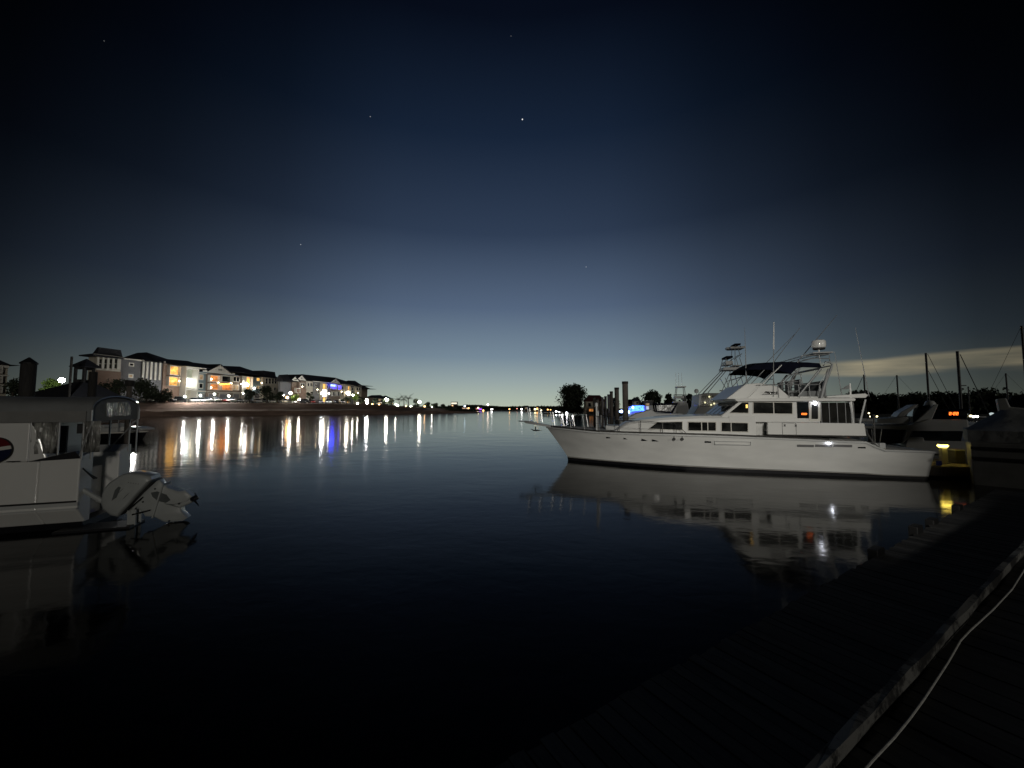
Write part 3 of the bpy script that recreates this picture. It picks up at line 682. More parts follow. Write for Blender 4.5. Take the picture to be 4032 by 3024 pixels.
ps = MB(); u, z = on_side(2350, 1703, -.1); vv = -(b_sheer(u) - .1); ps.tube([(u, vv, z), (u, vv, z + 1.38)], [.05, .045]); ps.lathe((u, vv, z + 1.38), [(.01, 0), (.08, 0), (.08, .16), (.05, .2), (.01, .2)], 8); ps.tube([(u + .1, vv - .02, z), (u + .08, vv - .02, z + 1.15)], .03)
ps.build('davit_post', GEL2, yacht, smooth=True)
ac = MB(); u, z = Y.hit(2108, 1690, 0); ac.tube([(u, 0, z + .16), (u, 0, z - .06)], .035); ac.prism([(u - .28, z + .02), (u - .1, z - .1), (u + .1, z - .11), (u + .42, z - .06), (u + .1, z - .03), (u - .12, z - .04)], -.09, .09)
ac.build('anchor', mat('dark_iron', (.03, .03, .03), .6), yacht)
# foredeck hatch lockers
hl = MB(); u, z = Y.hit(2400, 1690, 0); hl.box(u - .2, u + 1.6, -.7, .7, zs(u), zs(u) + .30); hl.build('deck_locker', GEL2, yacht, bevel=.05)
# portholes, vents, groove
po = MB(); 
for px, py, w, h in ((2398, 1724, .26, .07), (2464, 1728, .22, .07), (2539, 1733, .3, .1), (2581, 1735, .3, .1), (2789, 1741, .28, .08), (3396, 1763, .28, .06)):
    u, z = on_side(px, py); f = max(0, z) / zs(u); 
    for sd in (-1, 1):
        y = [hullp(t, f, -1) for t in np.linspace(0, 1, 200)]; k = min(y, key=lambda p: abs(p.x - u)); yy = abs(k.y)
        e = (hullp(0, 0, -1), )
        o = MB().box(u - w / 2, u + w / 2, sd * (yy + .012), sd * (yy - .12), z - h / 2, z + h / 2).build('porthole', GLASS, yacht)
vg = MB()
for a, c in ((3141, 3206), (3212, 3278), (3284, 3356)):
    u0, z = on_side(a, 1755); u1, z1 = on_side(c, 1757)
    for sd in (-1, 1):
        o = MB().box(u0, u1, sd * (b_sheer(u0) - .03), sd * (b_sheer(u0) - .2), z - .05, z + .05); 
        o.build('engine_vent', mat('vent_grey', (.12, .12, .12), .5), yacht)
fd = MB()
for a in (2654, 2686):
    u, z = on_side(a, 1729); y = b_sheer(u); o = MB(); o.tube([(u, -y + .1, z), (u, -y - .04, z)], .07, 12); o.tube([(u, -y - .02, z + .05), (u + .02, -y + .1, z + .35)], .012); o.build('fender', RUBBER, yacht)
gr = MB(); u0, z0 = on_side(2814, 1737); u1, z1 = on_side(2958, 1753); y = b_sheer(u0)  # raised grey strips stand in for the groove in the hull
for q_ in ((u0, u1, z0 - .01, z0 + .01), (u0, u1, z1 - .01, z1 + .01), (u0, u0 + .02, z1, z0), (u1 - .02, u1, z1, z0)): gr.box(q_[0], q_[1], -y + .08, -y - .012, q_[2], q_[3])
gr.build('groove_outline', GEL2, yacht)
# courtesy lamp under the cabin top; glowing hull ball paints a reflected lamp
u, z = HV(3207, 1590); MB().ball((u, -VU - .08, z), .055).build('lamp_and_glint', glow('cool_lamp_and_glint', (.85, .88, 1), 26), yacht)
u, z = on_side(3264, 1746); MB().ball((u, -b_sheer(u) - .04, z), .04).build('lamp_and_glint', glow('cool_lamp_and_glint', (.85, .88, 1), 26), yacht)
u, z = HV(2941, 1598); lo = MB().box(u - .05, u + .03, -VU - .012, -VU - .007, z - .1, z + .06).build('cabin_lamp', glow('warm_lamp_small', (1, .6, .15), 1.5), house)
# ================================================================== apartment blocks on the bank
def fframe(pxa, Da, pxb, Db):
    a = at_depth(pxa, 1607, Da); c = at_depth(pxb, 1607, Db); a.z = 0; c.z = 0
    return Frame(a, math.atan2(c.y - a.y, c.x - a.x))
class Block:
    def __init__(s, name, label, fr, gz):
        s.f = fr; s.gz = gz; s.t = thing(name, label, 'apartment building', Vector((fr.o.x, fr.o.y, 0)), fr.a)
    def S(s, px, py, v=0): return s.f.hit(px, py, v)
    def wall(s, pxa, pxb, py_top, m, proud=0.0, depth=12, name='wall', pyb=None, zt=None):
        a, z = s.S(pxa, py_top, -proud); c, _ = s.S(pxb, py_top, -proud); zb = s.gz if pyb is None else s.S(pxa, pyb, -proud)[1]
        if zt is not None: z = zt
        return MB().box(a, c, -proud, depth, zb, z).build(name, m, s.t)
    def trim(s, rects, proud=.12, name='trim', m=TRIM, parent=None):
        for x0, y0, x1, y1 in rects:
            b = MB(); a, z1 = s.S(x0, y0, -proud); c, z0 = s.S(x1, y1, -proud); b.box(a, c, -proud, -proud + .2, z0, z1); b.build(name, m, parent or s.t)
    def window(s, x0, y0, x1, y1, m=GLASS, proud=.0, n=1, rows=1, frame=None, name='window'):
        a, z1 = s.S(x0, y0, -proud); c, z0 = s.S(x1, y1, -proud); fr = .22 if frame is None else frame
        b = MB(); p = proud + .10
        b.box(a, c, -p, -p + .14, z0, z0 + fr); b.box(a, c, -p, -p + .14, z1 - fr, z1); b.box(a, a + fr, -p, -p + .14, z0 + fr, z1 - fr); b.box(c - fr, c, -p, -p + .14, z0 + fr, z1 - fr)
        for k in range(1, n): x = a + (c - a) * k / n; b.box(x - fr * .7, x + fr * .7, -p, -p + .14, z0 + fr, z1 - fr)
        for k in range(1, rows): z = z0 + (z1 - z0) * k / rows; b.box(a + fr, c - fr, -p + .01, -p + .13, z - .05, z + .05)
        o = b.build(name, TRIM, s.t); MB().box(a + fr * .9, c - fr * .9, -p + .06, -p + .12, z0 + fr * .9, z1 - fr * .9).build('pane', m, o); return o
    def balcony(s, x0, y0, x1, y1, m, proud=0.0, name='balcony', rail=True, deep=1.6):
        """recess with a lit or dark back wall, side posts and a railing"""
        a, z1 = s.S(x0, y0, -proud); c, z0 = s.S(x1, y1, -proud); p = proud
        o = MB(); w = .22
        o.box(a - w, a, -p - 1.3, -p + .05, z0 - .2, z1 + .25); o.box(c, c + w, -p - 1.3, -p + .05, z0 - .2, z1 + .25); o.box(a, c, -p - 1.3, -p + .05, z0 - .2, z0); o.box(a, c, -p - 1.3, -p + .05, z1 + .02, z1 + .25)
        t = o.build(name, TRIM, s.t)
        MB().box(a + .02, c - .02, -p - .06, -p - .02, z0 + .02, z1).build('back_wall', m, t)
        if rail:
            r = MB(); r.box(a, c, -p - 1.28, -p - 1.22, z0 + 1.0, z0 + 1.08)
            k = max(3, int((c - a) / .35))
            for i in range(1, k): r.box(a + (c - a) * i / k - .02, a + (c - a) * i / k + .02, -p - 1.27, -p - 1.23, z0, z0 + 1.0)
            r.build('railing', POLEM, t)
        return t
    def roof(s, ridge, eave_px, name='roof', tr=8, depth=17, over=.9, v0=0.0, m=ROOFM):
        """ridge: (px,py) silhouette; the eave line follows eave_px(px)"""
        rings = []
        for x, y in ridge:
            sr, zr = s.S(x, y, tr); 
            # eave under the same place along the front
            e0 = s.S(*eave_px[0], v0 - over); e1 = s.S(*eave_px[-1], v0 - over)
            ze = float(np.interp(sr, [e0[0], e1[0]], [e0[1], e1[1]])); zr = max(zr, ze + .3)
            rings.append([Vector((sr, v0 - over, ze)), Vector((sr, v0 - over, ze + .15)), Vector((sr, tr, zr)), Vector((sr, depth, ze + .15)), Vector((sr, depth, ze))])
        return MB().loft(rings).build(name, m, s.t)
    def gable(s, xl, yl, xm, ym, xr, yr, proud, m=TRIM, back=8, name='gable'):
        a, z0 = s.S(xl, yl, -proud); mm, z1 = s.S(xm, ym, -proud); c, _ = s.S(xr, yr, -proud); mm = (a + c) / 2
        o = MB().prism([(a, z0), (c, z0), (mm, z1)], -proud, -proud + .3).build(name, m, s.t)
        rf = MB(); e = .45
        rf.add([(a - e, -proud - .35, z0 - .15), (mm, -proud - .35, z1 + .2), (c + e, -proud - .35, z0 - .15), (a - e, back, z0 - .15), (mm, back, z1 + .2), (c + e, back, z0 - .15),
                (a - e, -proud - .35, z0 + .1), (mm, -proud - .35, z1 + .5), (c + e, -proud - .35, z0 + .1), (a - e, back, z0 + .1), (mm, back, z1 + .5), (c + e, back, z0 + .1)],
               [(0, 1, 4, 3), (1, 2, 5, 4), (6, 7, 10, 9), (7, 8, 11, 10), (0, 1, 7, 6), (1, 2, 8, 7), (0, 3, 9, 6), (2, 5, 11, 8), (3, 4, 10, 9), (4, 5, 11, 10)])
        rf.build('gable_roof', ROOFM, o)
        tb = MB(); 
        tb.box(a + (c - a) * .42, a + (c - a) * .58, -proud - .04, -proud - .01, z0 + (z1 - z0) * .25, z0 + (z1 - z0) * .5).build('gable_vent', mat('louvre_grey', (.2, .2, .19), .7), o); return o
OR1 = lit_room('amber_room', (1, .52, .12), 1.1, .5); OR2 = lit_room('amber_room_dim', (1, .38, .10), .55, .6); WH = lit_room('white_room', (.9, 1, .95), 3.0, .4); CURT = lit_room('curtained_room_fill', (.85, .6, .35), .3, .8)  # curtained windows glow stronger to add light to the facades
f1 = fframe(474, 142, 1080, 220)
A = Block('apartment_block', 'long apartment block with lit porch, orange balconies, triangular gable and tower at each end', f1, GZ - .2)
A.wall(378, 478, 1400, SIDE_C, proud=2.2, depth=.6); A.wall(366, 378, 1400, SIDE_C, proud=1.0, depth=.6)
A.wall(380, 478, 1457, BRICK, proud=2.35, depth=-2.2)
A.wall(478, 563, 1411, SIDE_G, depth=9); A.wall(563, 645, 1420, SIDE_G, proud=.15, depth=12); A.wall(645, 712, 1428, BRICK, proud=.6, depth=12)
A.wall(712, 757, 1440, SIDE_C, proud=.2); A.wall(757, 817, 1465, SIDE_T); A.wall(817, 915, 1468, SIDE_B, proud=.7); A.wall(915, 955, 1478, SIDE_B); A.wall(955, 990, 1480, SIDE_C, proud=.4)
A.wall(990, 1036, 1484, SIDE_T); A.wall(1036, 1099, 1484, SIDE_C, proud=1.4, depth=14)
A.roof([(495, 1404), (540, 1389), (578, 1387), (660, 1414), (740, 1421), (760, 1427), (855, 1439), (945, 1443), (1036, 1473), (1096, 1485)], [(474, 1409), (1080, 1484)], depth=12)
def towerroof(x0, x1, ytop, yeave, proud, bx0, bx1, dp=14):
    a, ze = A.S(x0, yeave, -proud - .8); c, _ = A.S(x1, yeave, -proud - .8); a2, zt = A.S(bx0, ytop, -proud + 1); c2, _ = A.S(bx1, ytop, -proud + 1)
    b = MB(); b.loft([[Vector((a, -proud - .8, ze)), Vector((c, -proud - .8, ze)), Vector((c, dp + 1, ze)), Vector((a, dp + 1, ze))], [Vector((a, -proud - .8, ze + .4)), Vector((c, -proud - .8, ze + .4)), Vector((c, dp + 1, ze + .4)), Vector((a, dp + 1, ze + .4))],
        [Vector((a2 - .5, -proud + .6, ze + 1.2)), Vector((c2 + .3, -proud + .6, ze + 1.2)), Vector((c2 + .3, dp - 1, ze + 1.2)), Vector((a2 - .5, dp - 1, ze + 1.2))], [Vector((a2, -proud + 1, zt)), Vector((c2, -proud + 1, zt)), Vector((c2, dp - 2, zt)), Vector((a2, dp - 2, zt))]]).build('tower_roof', ROOFM, A.t)
towerroof(366, 488, 1367, 1401, 2.2, 390, 477, 1.5); towerroof(1034, 1104, 1459, 1484, 1.4, 1038, 1083)
A.trim([(370, 1400, 486, 1406)], 2.5); A.trim([(478, 1413, 563, 1418)], .3); A.trim([(563, 1421, 645, 1427)], .35)
A.trim([(x, 1424, x + 4, 1497) for x in (563, 578, 594, 611, 628, 645)], .45, 'pilaster')
A.trim([(384, 1406, 388, 1456), (404, 1406, 409, 1456), (424, 1408, 429, 1456), (444, 1410, 449, 1456), (464, 1412, 475, 1456), (384, 1455, 475, 1459)], 2.5)
for x in (389, 410, 430, 450): A.window(x, 1412, x + 13, 1453, GLASS, 2.2, frame=.12, rows=2)
A.window(507, 1427, 527, 1444, GLASS, frame=.35); A.window(505, 1472, 524, 1489, CURT, frame=.35)
A.balcony(661, 1441, 699, 1477, OR1, proud=.6); A.balcony(657, 1484, 696, 1519, OR1, proud=.6)
# lit stair porch
a, z1 = A.S(714, 1452, -.3); c, z0 = A.S(750, 1560, -.3); zl1 = A.S(730, 1488, -.3)[1]; zl0 = A.S(730, 1522, -.3)[1]
po_ = MB(); po_.box(a - .5, a, -3.2, -.21, A.gz, z1 + .6); po_.box(c, c + .7, -3.2, -.21, A.gz, z1 + .6); po_.box(a, c, -3.2, -.21, zl0 - 1.6, zl0 - .9); po_.box(a, c, -3.2, -.21, z1, z1 + .6)
po = po_.build('porch', TRIM, A.t)
MB().box(a + .1, c - .1, -.5, -.35, zl0, zl1).build('lit_landing', glow('porch_white', (.93, 1, 1), 4.5), po)
MB().box(a + .1, c - .1, -.5, -.35, zl1, z1).build('landing_wall', mat('pale_green_wall', (.42, .46, .38), .6), po)
ce = MB(); ce.box(a - 1.6, c + 3.2, -4.2, 0, z1 + .62, z1 + .95); ce.build('porch_cornice', TRIM, po)
A.window(769, 1472, 800, 1497, CURT, n=2, frame=.3); A.window(766, 1506, 799, 1531, GLASS, n=2, frame=.35)
A.trim([(757, 1466, 816, 1470), (757, 1536, 816, 1545)], .5)
A.gable(819, 1462, 863, 1437, 910, 1468, .9, back=9)
A.trim([(800, 1464, 925, 1470)], 1.0)
A.balcony(820, 1478, 856, 1504, OR2, .7); A.balcony(820, 1511, 856, 1535, OR2, .7); A.balcony(866, 1480, 905, 1505, GLASS, .7); bal = A.balcony(866, 1509, 905, 1537, OR2, .7)
gl = MB()
for k in range(14):
    x = 867 + k * 2.8; s_, z = A.S(x, 1513 + 1.2 * math.sin(k * 1.4), -2.1); gl.ball((s_, -2.1, z), .17, 8, 4)
gl.build('string_light', glow('orange_bulbs', (1, .33, .03), 14), bal)
for x, y in ((833, 1493), (832, 1526)):
    s_, z = A.S(x, y, -1.4); MB().ball((s_, -1.2, z), .42).build('balcony_lamp', glow('peach_lamp', (1, .72, .5), 14), A.t)
A.window(918, 1481, 942, 1505, GLASS, n=2, frame=.3); A.window(916, 1514, 940, 1537, CURT, n=2, frame=.3)
A.trim([(955, 1480, 962, 1560), (985, 1484, 991, 1545), (757, 1540, 955, 1546)], .6)
A.balcony(963, 1484, 985, 1534, OR1, .4)
s_, z = A.S(972, 1515, -1.9); MB().ball((s_, -1.9, z), .85).build('porch_lamp', glow('white_floodlamp', (1, .98, .93), 26), A.t)
A.window(1010, 1487, 1022, 1501, OR1, frame=.2); A.window(1009, 1518, 1021, 1532, CURT, frame=.25)
s_, z = A.S(1001, 1529, -.6); MB().ball((s_, -.6, z), .45).build('wall_lamp', glow('white_floodlamp', (1, .98, .93), 26), A.t)
A.trim([(1036, 1485, 1100, 1490), (1036, 1512, 1100, 1518)], 1.7)
for x in (1045, 1058, 1070, 1081): A.window(x, 1489, x + 8, 1512, GLASS, 1.4, frame=.15, rows=2)
A.window(1078, 1524, 1086, 1540, GLASS, 1.4)
SC = glow('added_sconce', (1, .78, .48), 42)  # sconces added to warm and brighten the facades
for x, y in ((706, 1500), (762, 1502), (860, 1507), (911, 1509), (950, 1512), (1030, 1508)):
    s_, z = A.S(x, y, -2.2); o_ = MB().box(s_ - .04, s_ + .04, -2.1, -.3, z + .2, z + .26).build('added_lamp_arm', POLEM, A.t); MB().ball((s_, -2.2, z), .2, 8, 6).build('wall_lamp', SC, o_)
# garages at ground level
for x0, x1 in ((762, 784), (788, 812), (821, 853), (862, 896), (917, 942), (962, 984), (1000, 1022)):
    A.window(x0, 1549, x1, 1570, mat('garage_door', (.16, .16, .17), .6), .75 if 815 < x0 < 905 else .42 if 955 < x0 < 990 else .02, name='garage_door')
A.trim([(817, 1541, 915, 1548)], 1.0)

f2 = fframe(1190, 207, 1422, 261)
Bk = Block('apartment_block', 'farther apartment block with a blue lit balcony and two glowing stair columns', f2, GZ - .2)
Bk.wall(1104, 1160, 1503, SIDE_G, proud=-1.5, depth=2.6); Bk.wall(1150, 1178, 1499, SIDE_B, proud=-1, depth=3); Bk.wall(1178, 1206, 1498, SIDE_B, proud=.4, depth=5); Bk.wall(1170, 1207, 1528, BRICK, proud=.6, depth=-.4)
Bk.wall(1206, 1232, 1499, SIDE_C, proud=.6); Bk.wall(1232, 1262, 1501, SIDE_G); Bk.wall(1262, 1282, 1503, SIDE_C, proud=.4); Bk.wall(1282, 1298, 1505, SIDE_G); Bk.wall(1298, 1340, 1509, SIDE_B, proud=.7)
Bk.wall(1340, 1362, 1511, SIDE_C); Bk.wall(1362, 1378, 1513, SIDE_C, proud=.4); Bk.wall(1378, 1398, 1515, SIDE_G); Bk.wall(1398, 1424, 1517, SIDE_C, proud=.8); Bk.wall(1424, 1447, 1528, SIDE_B, proud=-6, depth=14)
Bk.roof([(1150, 1494), (1187, 1473), (1320, 1487), (1365, 1501), (1424, 1517)], [(1190, 1499), (1424, 1517)], depth=13)
Bk.roof([(1092, 1498), (1098, 1476), (1133, 1474), (1150, 1492)], [(1092, 1501), (1160, 1503)], v0=-1, tr=2, depth=4)
a = Bk.roof([(1362, 1504), (1370, 1498), (1398, 1499), (1424, 1516), (1448, 1532)], [(1362, 1512), (1448, 1530)], v0=-.8, tr=5, depth=18)
Bk.gable(1144, 1499, 1162, 1484, 1179, 1501, 1.0, back=3); Bk.gable(1168, 1495, 1182, 1477, 1206, 1497, .9); Bk.gable(1299, 1507, 1317, 1490, 1341, 1510, 1.0)
Bk.trim([(1206, 1500, 1232, 1503), (1232, 1502, 1298, 1506), (1340, 1512, 1378, 1516), (1378, 1517, 1424, 1520), (1206, 1526, 1262, 1529), (1298, 1537, 1340, 1540)], .95)
BL = lit_room('blue_room', (.06, .04, 1), 6, .6)
Bk.balcony(1302, 1513, 1319, 1532, BL, .7); Bk.balcony(1325, 1517, 1338, 1534, BL, .7); Bk.balcony(1304, 1543, 1316, 1559, GLASS, .7); Bk.balcony(1323, 1543, 1335, 1559, GLASS, .7)
a, z = Bk.S(1302, 1514, -2.1); c, _ = Bk.S(1320, 1517, -2.1); MB().box(a, c, -2.2, -2.1, z - .9, z).build('blue_light_strip', glow('blue_led', (.03, .05, 1), 34), Bk.t)
for x0, y0, x1, y1, mm in ((1264, 1511, 1279, 1532, OR1), (1263, 1533, 1280, 1562, glow('stair_white', (1, .95, .8), 5)), (1264, 1565, 1278, 1583, OR1), (1363, 1520, 1373, 1538, OR1), (1361, 1539, 1374, 1558, glow('stair_white', (1, .95, .8), 5)), (1360, 1575, 1371, 1585, OR1), (1160, 1530, 1174, 1546, OR2)):
    Bk.balcony(x0, y0, x1, y1, mm, .62 if x0 != 1160 else .2, rail=False)
for x, y in ((1211, 1507), (1221, 1507), (1240, 1508), (1250, 1534), (1285, 1515), (1345, 1520), (1345, 1540), (1384, 1524), (1403, 1524), (1413, 1524), (1184, 1508), (1192, 1508)):
    Bk.window(x, y, x + 7, y + 15, GLASS, .8 if 1398 < x < 1424 else .6 if 1206 < x < 1232 else .4 if x < 1206 else 0, frame=.2)
for x, y in ((1190, 1522), (1250, 1534), (1345, 1542), (1410, 1548)):
    s_, z = Bk.S(x, y, -2.0); o_ = MB().box(s_ - .04, s_ + .04, -1.9, -.3, z + .2, z + .26).build('added_lamp_arm', POLEM, Bk.t); MB().ball((s_, -2.0, z), .2, 8, 6).build('wall_lamp', SC, o_)  # more added sconces, brightening the farther block
# low house past the blocks and the corner of one at the frame's left
f3 = fframe(1450, 270, 1540, 300)
C_ = Block('low_house', 'low dark house with hipped roof past the end of the apartment blocks', f3, 3.5); C_.t['category'] = 'house'
C_.wall(1458, 1530, 1566, SIDE_B); C_.roof([(1452, 1563), (1462, 1556), (1498, 1555), (1508, 1560), (1518, 1557), (1530, 1566)], [(1452, 1565), (1532, 1569)], tr=5, depth=11)
C_.window(1490, 1570, 1500, 1580, CURT, frame=.2)
f4 = fframe(-260, 118, 34, 132)
D_ = Block('apartment_block', 'corner of a pale apartment block with balconies at the left edge', f4, GZ - .2)
D_.wall(-200, 33, 1432, SIDE_C); D_.roof([(-260, 1400), (-120, 1395), (0, 1418), (34, 1436)], [(-200, 1425), (34, 1437)], tr=6, depth=14)
D_.trim([(-200, 1434, 36, 1440), (-200, 1470, 36, 1478), (-200, 1508, 36, 1516)], .8)
for y in (1442, 1480, 1518): D_.balcony(-30, y, -2, y + 26, GLASS, .0); D_.window(4, y, 14, y + 24, GLASS, frame=.2, n=2)

# ================================================================== cars on the bank
def car_proto(name, label, cat, paint, kind=0):
    t = thing(name, label, cat, group='cars parked along the top of the bank')
    if kind == 0: body = [(-2.2, .35), (-2.25, .75), (-2.1, .95), (-1.3, 1.0), (1.0, .98), (2.0, .85), (2.2, .7), (2.2, .35)]; cab = [(-1.6, .98), (-1.15, 1.42), (.3, 1.45), (1.1, .97)]
    elif kind == 1: body = [(-2.3, .4), (-2.35, .9), (-2.3, 1.05), (1.1, 1.08), (2.1, .98), (2.3, .8), (2.3, .4)]; cab = [(-2.2, 1.05), (-2.0, 1.75), (.4, 1.78), (1.2, 1.07)]
    else: body = [(-2.7, .5), (-2.75, 1.05), (-.6, 1.05), (-.5, 1.1), (1.6, 1.1), (2.5, 1.0), (2.65, .85), (2.65, .5)]; cab = [(-.7, 1.08), (-.6, 1.78), (.9, 1.8), (1.6, 1.1)]
    MB().prism(body, -.9, .9).build('body', paint, t, bevel=.06)
    g = MB(); r0, r1 = [(a, -.82, z) for a, z in cab], [(a, .82, z) for a, z in cab]
    g.loft([[Vector((a, -(.85 if z < 1.2 else .68), z)) for a, z in cab], [Vector((a, (.85 if z < 1.2 else .68), z)) for a, z in cab]]).build('cabin', GLASS, t)
    tz = cab[1][1]; MB().box(cab[1][0] + .05, cab[2][0] - .02, -.66, .66, tz - .005, tz + .035).build('car_roof', paint, t)
    for x in (-1.4, 1.4):
        for y in (-.86, .86):
            w = MB(); w.tube([(x, y - .1 * (1 if y > 0 else -1) * 1.0, .33), (x, y + .08 * (1 if y > 0 else -1), .33)], .33, 12); wo = w.build('wheel', RUBBER, t)
            MB().tube([(x, y + .08 * (1 if y > 0 else -1), .33), (x, y + .095 * (1 if y > 0 else -1), .33)], .2, 8).build('rim', ALU, wo)
    for y in (-.65, .65): MB().box(body[-2][0] - .06, body[-2][0] + .02, y - .16, y + .16, .66, .8).build('headlight', mat('headlamp_glass', (.6, .6, .6), .1), t)
    return t
paints = {k: mat('car_paint_' + k, c, .3, metal=.2, var=.03, coat=.6) for k, c in dict(white=(.7, .7, .68), silver=(.4, .4, .41), black=(.012, .012, .014), red=(.25, .02, .015), blue=(.04, .07, .18), grey=(.12, .12, .13)).items()}
protos = [car_proto('parked_car', 'x', 'car', paints['white'], k) for k in range(3)]
def on_ground(px, D): p = at_depth(px, 1607, D); return Vector((p.x, p.y, GZ))
cars = [(548, 152, 0, 'grey', 'grey car in the dark left of the pale sedan under the bushes'), (575, 150, 0, 'white', 'pale sedan below the white pilasters of the near block'), (617, 153, 1, 'silver', 'silver hatchback with a lit roof below the pilasters'), (652, 152, 1, 'black', 'dark car with pale roof edge just left of the brick stair wall'), (700, 156, 2, 'black', 'black pickup in shadow left of the bright porch'),
    (760, 158, 0, 'white', 'white car right of the bright porch'), (787, 160, 0, 'white', 'white sedan on the bank below the teal wall windows'), (815, 162, 1, 'silver', 'silver car at the left corner of the gabled bay'), (845, 164, 2, 'white', 'white pickup below the left orange balcony'), (878, 166, 0, 'red', 'dark red car below the orange string lights'), (908, 168, 1, 'white', 'white van-like car right of the string lights'), (940, 171, 0, 'grey', 'grey car below the paired windows'), (975, 174, 1, 'grey', 'grey car below the glaring porch lamp'), (1012, 178, 0, 'silver', 'silver car before the blue grey wall'), (1040, 181, 1, 'black', 'dark car by the foot of the right tower'), (1070, 184, 0, 'silver', 'silver car in front of the right tower'),
    (1115, 188, 1, 'white', 'white car with bright bonnet left of the green lit tree'), (1150, 192, 0, 'white', 'white sedan right under the round lamp'), (1200, 195, 1, 'black', 'black car before the brown brick base'), (1228, 198, 0, 'red', 'red car right of the brown brick base'), (1258, 201, 0, 'grey', 'grey car left of the first glowing stair column'), (1292, 204, 1, 'white', 'white car below the blue balcony'), (1322, 207, 0, 'black', 'black car right of the white car below the blue balcony'), (1345, 210, 1, 'grey', 'grey car left of the second glowing column'), (1485, 232, 0, 'white', 'white car by the low house'), (1505, 236, 1, 'silver', 'silver car right of the low house lamp'), (60, 150, 0, 'white', 'white car at far left behind the pile'), (20, 148, 1, 'silver', 'silver car at the left edge behind the canopy roof')]
used = set()
for px, D, k, pc, lb in cars:
    p = on_ground(px, D); rz = math.atan2(-(Bk.f.o.x - p.x) * 0 + 1.15, 1) + random.choice((0, math.pi)) + random.uniform(-.05, .05)
    if px < 740: rz = .25 + random.uniform(-.1, .1)
    elif px < 1440: rz = math.atan2(-p.y, -p.x) + .25 + random.uniform(-.12, .12)
    if k not in used:
        used.add(k); r = protos[k]; r.location = p; r.rotation_euler = (0, 0, rz); r['label'] = lb; r.scale = (1.32,) * 3
        for c in kids(r):
            if c.name.split('.')[0] in ('body', 'car_roof'): c.data.materials[0] = paints[pc]
    else: dup(protos[k], p, rz, lb, scale=(1.32,) * 3, swap={'body': paints[pc], 'car_roof': paints[pc]})

# ================================================================== street lamps
LAMPW = glow('street_lamp_white', (1, .93, .8), 120); LAMPB = glow('street_lamp_cool', (.95, .98, 1), 170); LAMPS = glow('street_lamp_bare', (1, .98, .93), 800); LAMPO = glow('street_lamp_amber', (1, .55, .2), 30)
lampn = [0]
def street_lamp(px, py, D, r, m, label, base=GZ, cat='street lamp', name='street_lamp', group='lamps along the top of the bank'):
    p = at_depth(px, py, D); t = thing(name, label, cat, (p.x, p.y, base), 0, group); h = p.z - base
    b = MB(); 
    if h > .3: b.tube([(0, 0, 0), (0, 0, max(.2, h - r * .8))], .09, 6); b.lathe((0, 0, 0), [(.2, 0), (.2, .3), (.1, .45)], 8)
    else: b.box(-.1, .1, -.1, .1, h - r - .2, h - r * .9)
    b.build('post', POLEM, t)
    g = MB(); g.ball((0, 0, h), r, 12, 8); g.build('lamp_globe', m, t, smooth=True); return t
for px, py, D, r, m, lb in ((789, 1557, 157, .27, LAMPS, 'white lamp over the cars right of the bright porch'), (844, 1552, 162, .25, LAMPS, 'white lamp before the left orange balcony'), (901, 1559, 166, .27, LAMPS, 'white lamp before the right edge of the gabled bay'), (728, 1562, 153, .24, LAMPS, 'white lamp at the foot of the bright porch'),
    (957, 1548, 172, .26, LAMPW, 'lamp at the foot of the white porch column right of the gable'), (1131, 1565, 184, .5, LAMPO, 'amber lamp left of the green lit tree'), (1144, 1548, 182, .6, LAMPW, 'round white lamp above the green lit tree'), (1178, 1572, 189, .42, LAMPW, 'small white lamp right of the green lit tree'), (1118, 1556, 184, .2, LAMPW, 'faint lamp among the cars at the dark gap between the blocks'),
    (1270, 1548, 198, .75, LAMPB, 'glaring white lamp before the first stair column'), (1295, 1549, 198, .3, LAMPW, 'small white lamp below the blue balcony'), (1367, 1546, 208, .55, LAMPW, 'white lamp before the second stair column'), (1390, 1556, 200, .35, LAMPW, 'lamp inside the bright green tree'),
    (1444, 1576, 215, .75, LAMPB, 'white lamp at the right end of the farther block'), (1446, 1586, 214, .55, LAMPW, 'second white lamp just under the lamp at the end of the farther block'), (1522, 1573, 228, .75, LAMPW, 'white lamp by the palms past the low house'), (1652, 1583, 240, .8, LAMPW, 'last white lamp on the dark spit'), (1567, 1598, 230, .35, LAMPW, 'small low lamp between the two lamps on the spit'), (1466, 1592, 228, .35, LAMPO, 'low amber lamp below the low house wall'), (1478, 1590, 229, .3, LAMPW, 'small lamp by the cars of the low house'), (1493, 1593, 230, .3, LAMPO, 'tiny amber lamp right of the low house cars'), (1546, 1588, 232, .35, LAMPO, 'amber lamp right of the lamp by the palms'), (1558, 1592, 232, .25, LAMPW, 'tiny white lamp before the palms'), (1598, 1599, 234, .25, LAMPO, 'tiny amber lamp under the palms'), (1618, 1600, 236, .22, LAMPW, 'tiny white lamp right under the palms'), (1672, 1600, 243, .3, LAMPO, 'small amber lamp right below the last lamp of the spit'), (1700, 1602, 246, .22, LAMPW, 'faint white lamp among the last ragged trees'), (1408, 1588, 205, .3, LAMPW, 'small lamp right under the bright green tree'), (536, 1586, 60, .2, LAMPS, 'dock lamp just right of the arched canopy end'), (243, 1497, 95, .55, LAMPB, 'white lamp left of the dark pavilion'), (288, 1512, 110, .35, LAMPO, 'small amber lamp behind the pavilion roof')):
    street_lamp(px, py, D, r, m, lb, base=.6 if D == 60 else GZ if px < 1440 else 3.2 if px < 1660 else 1.8)
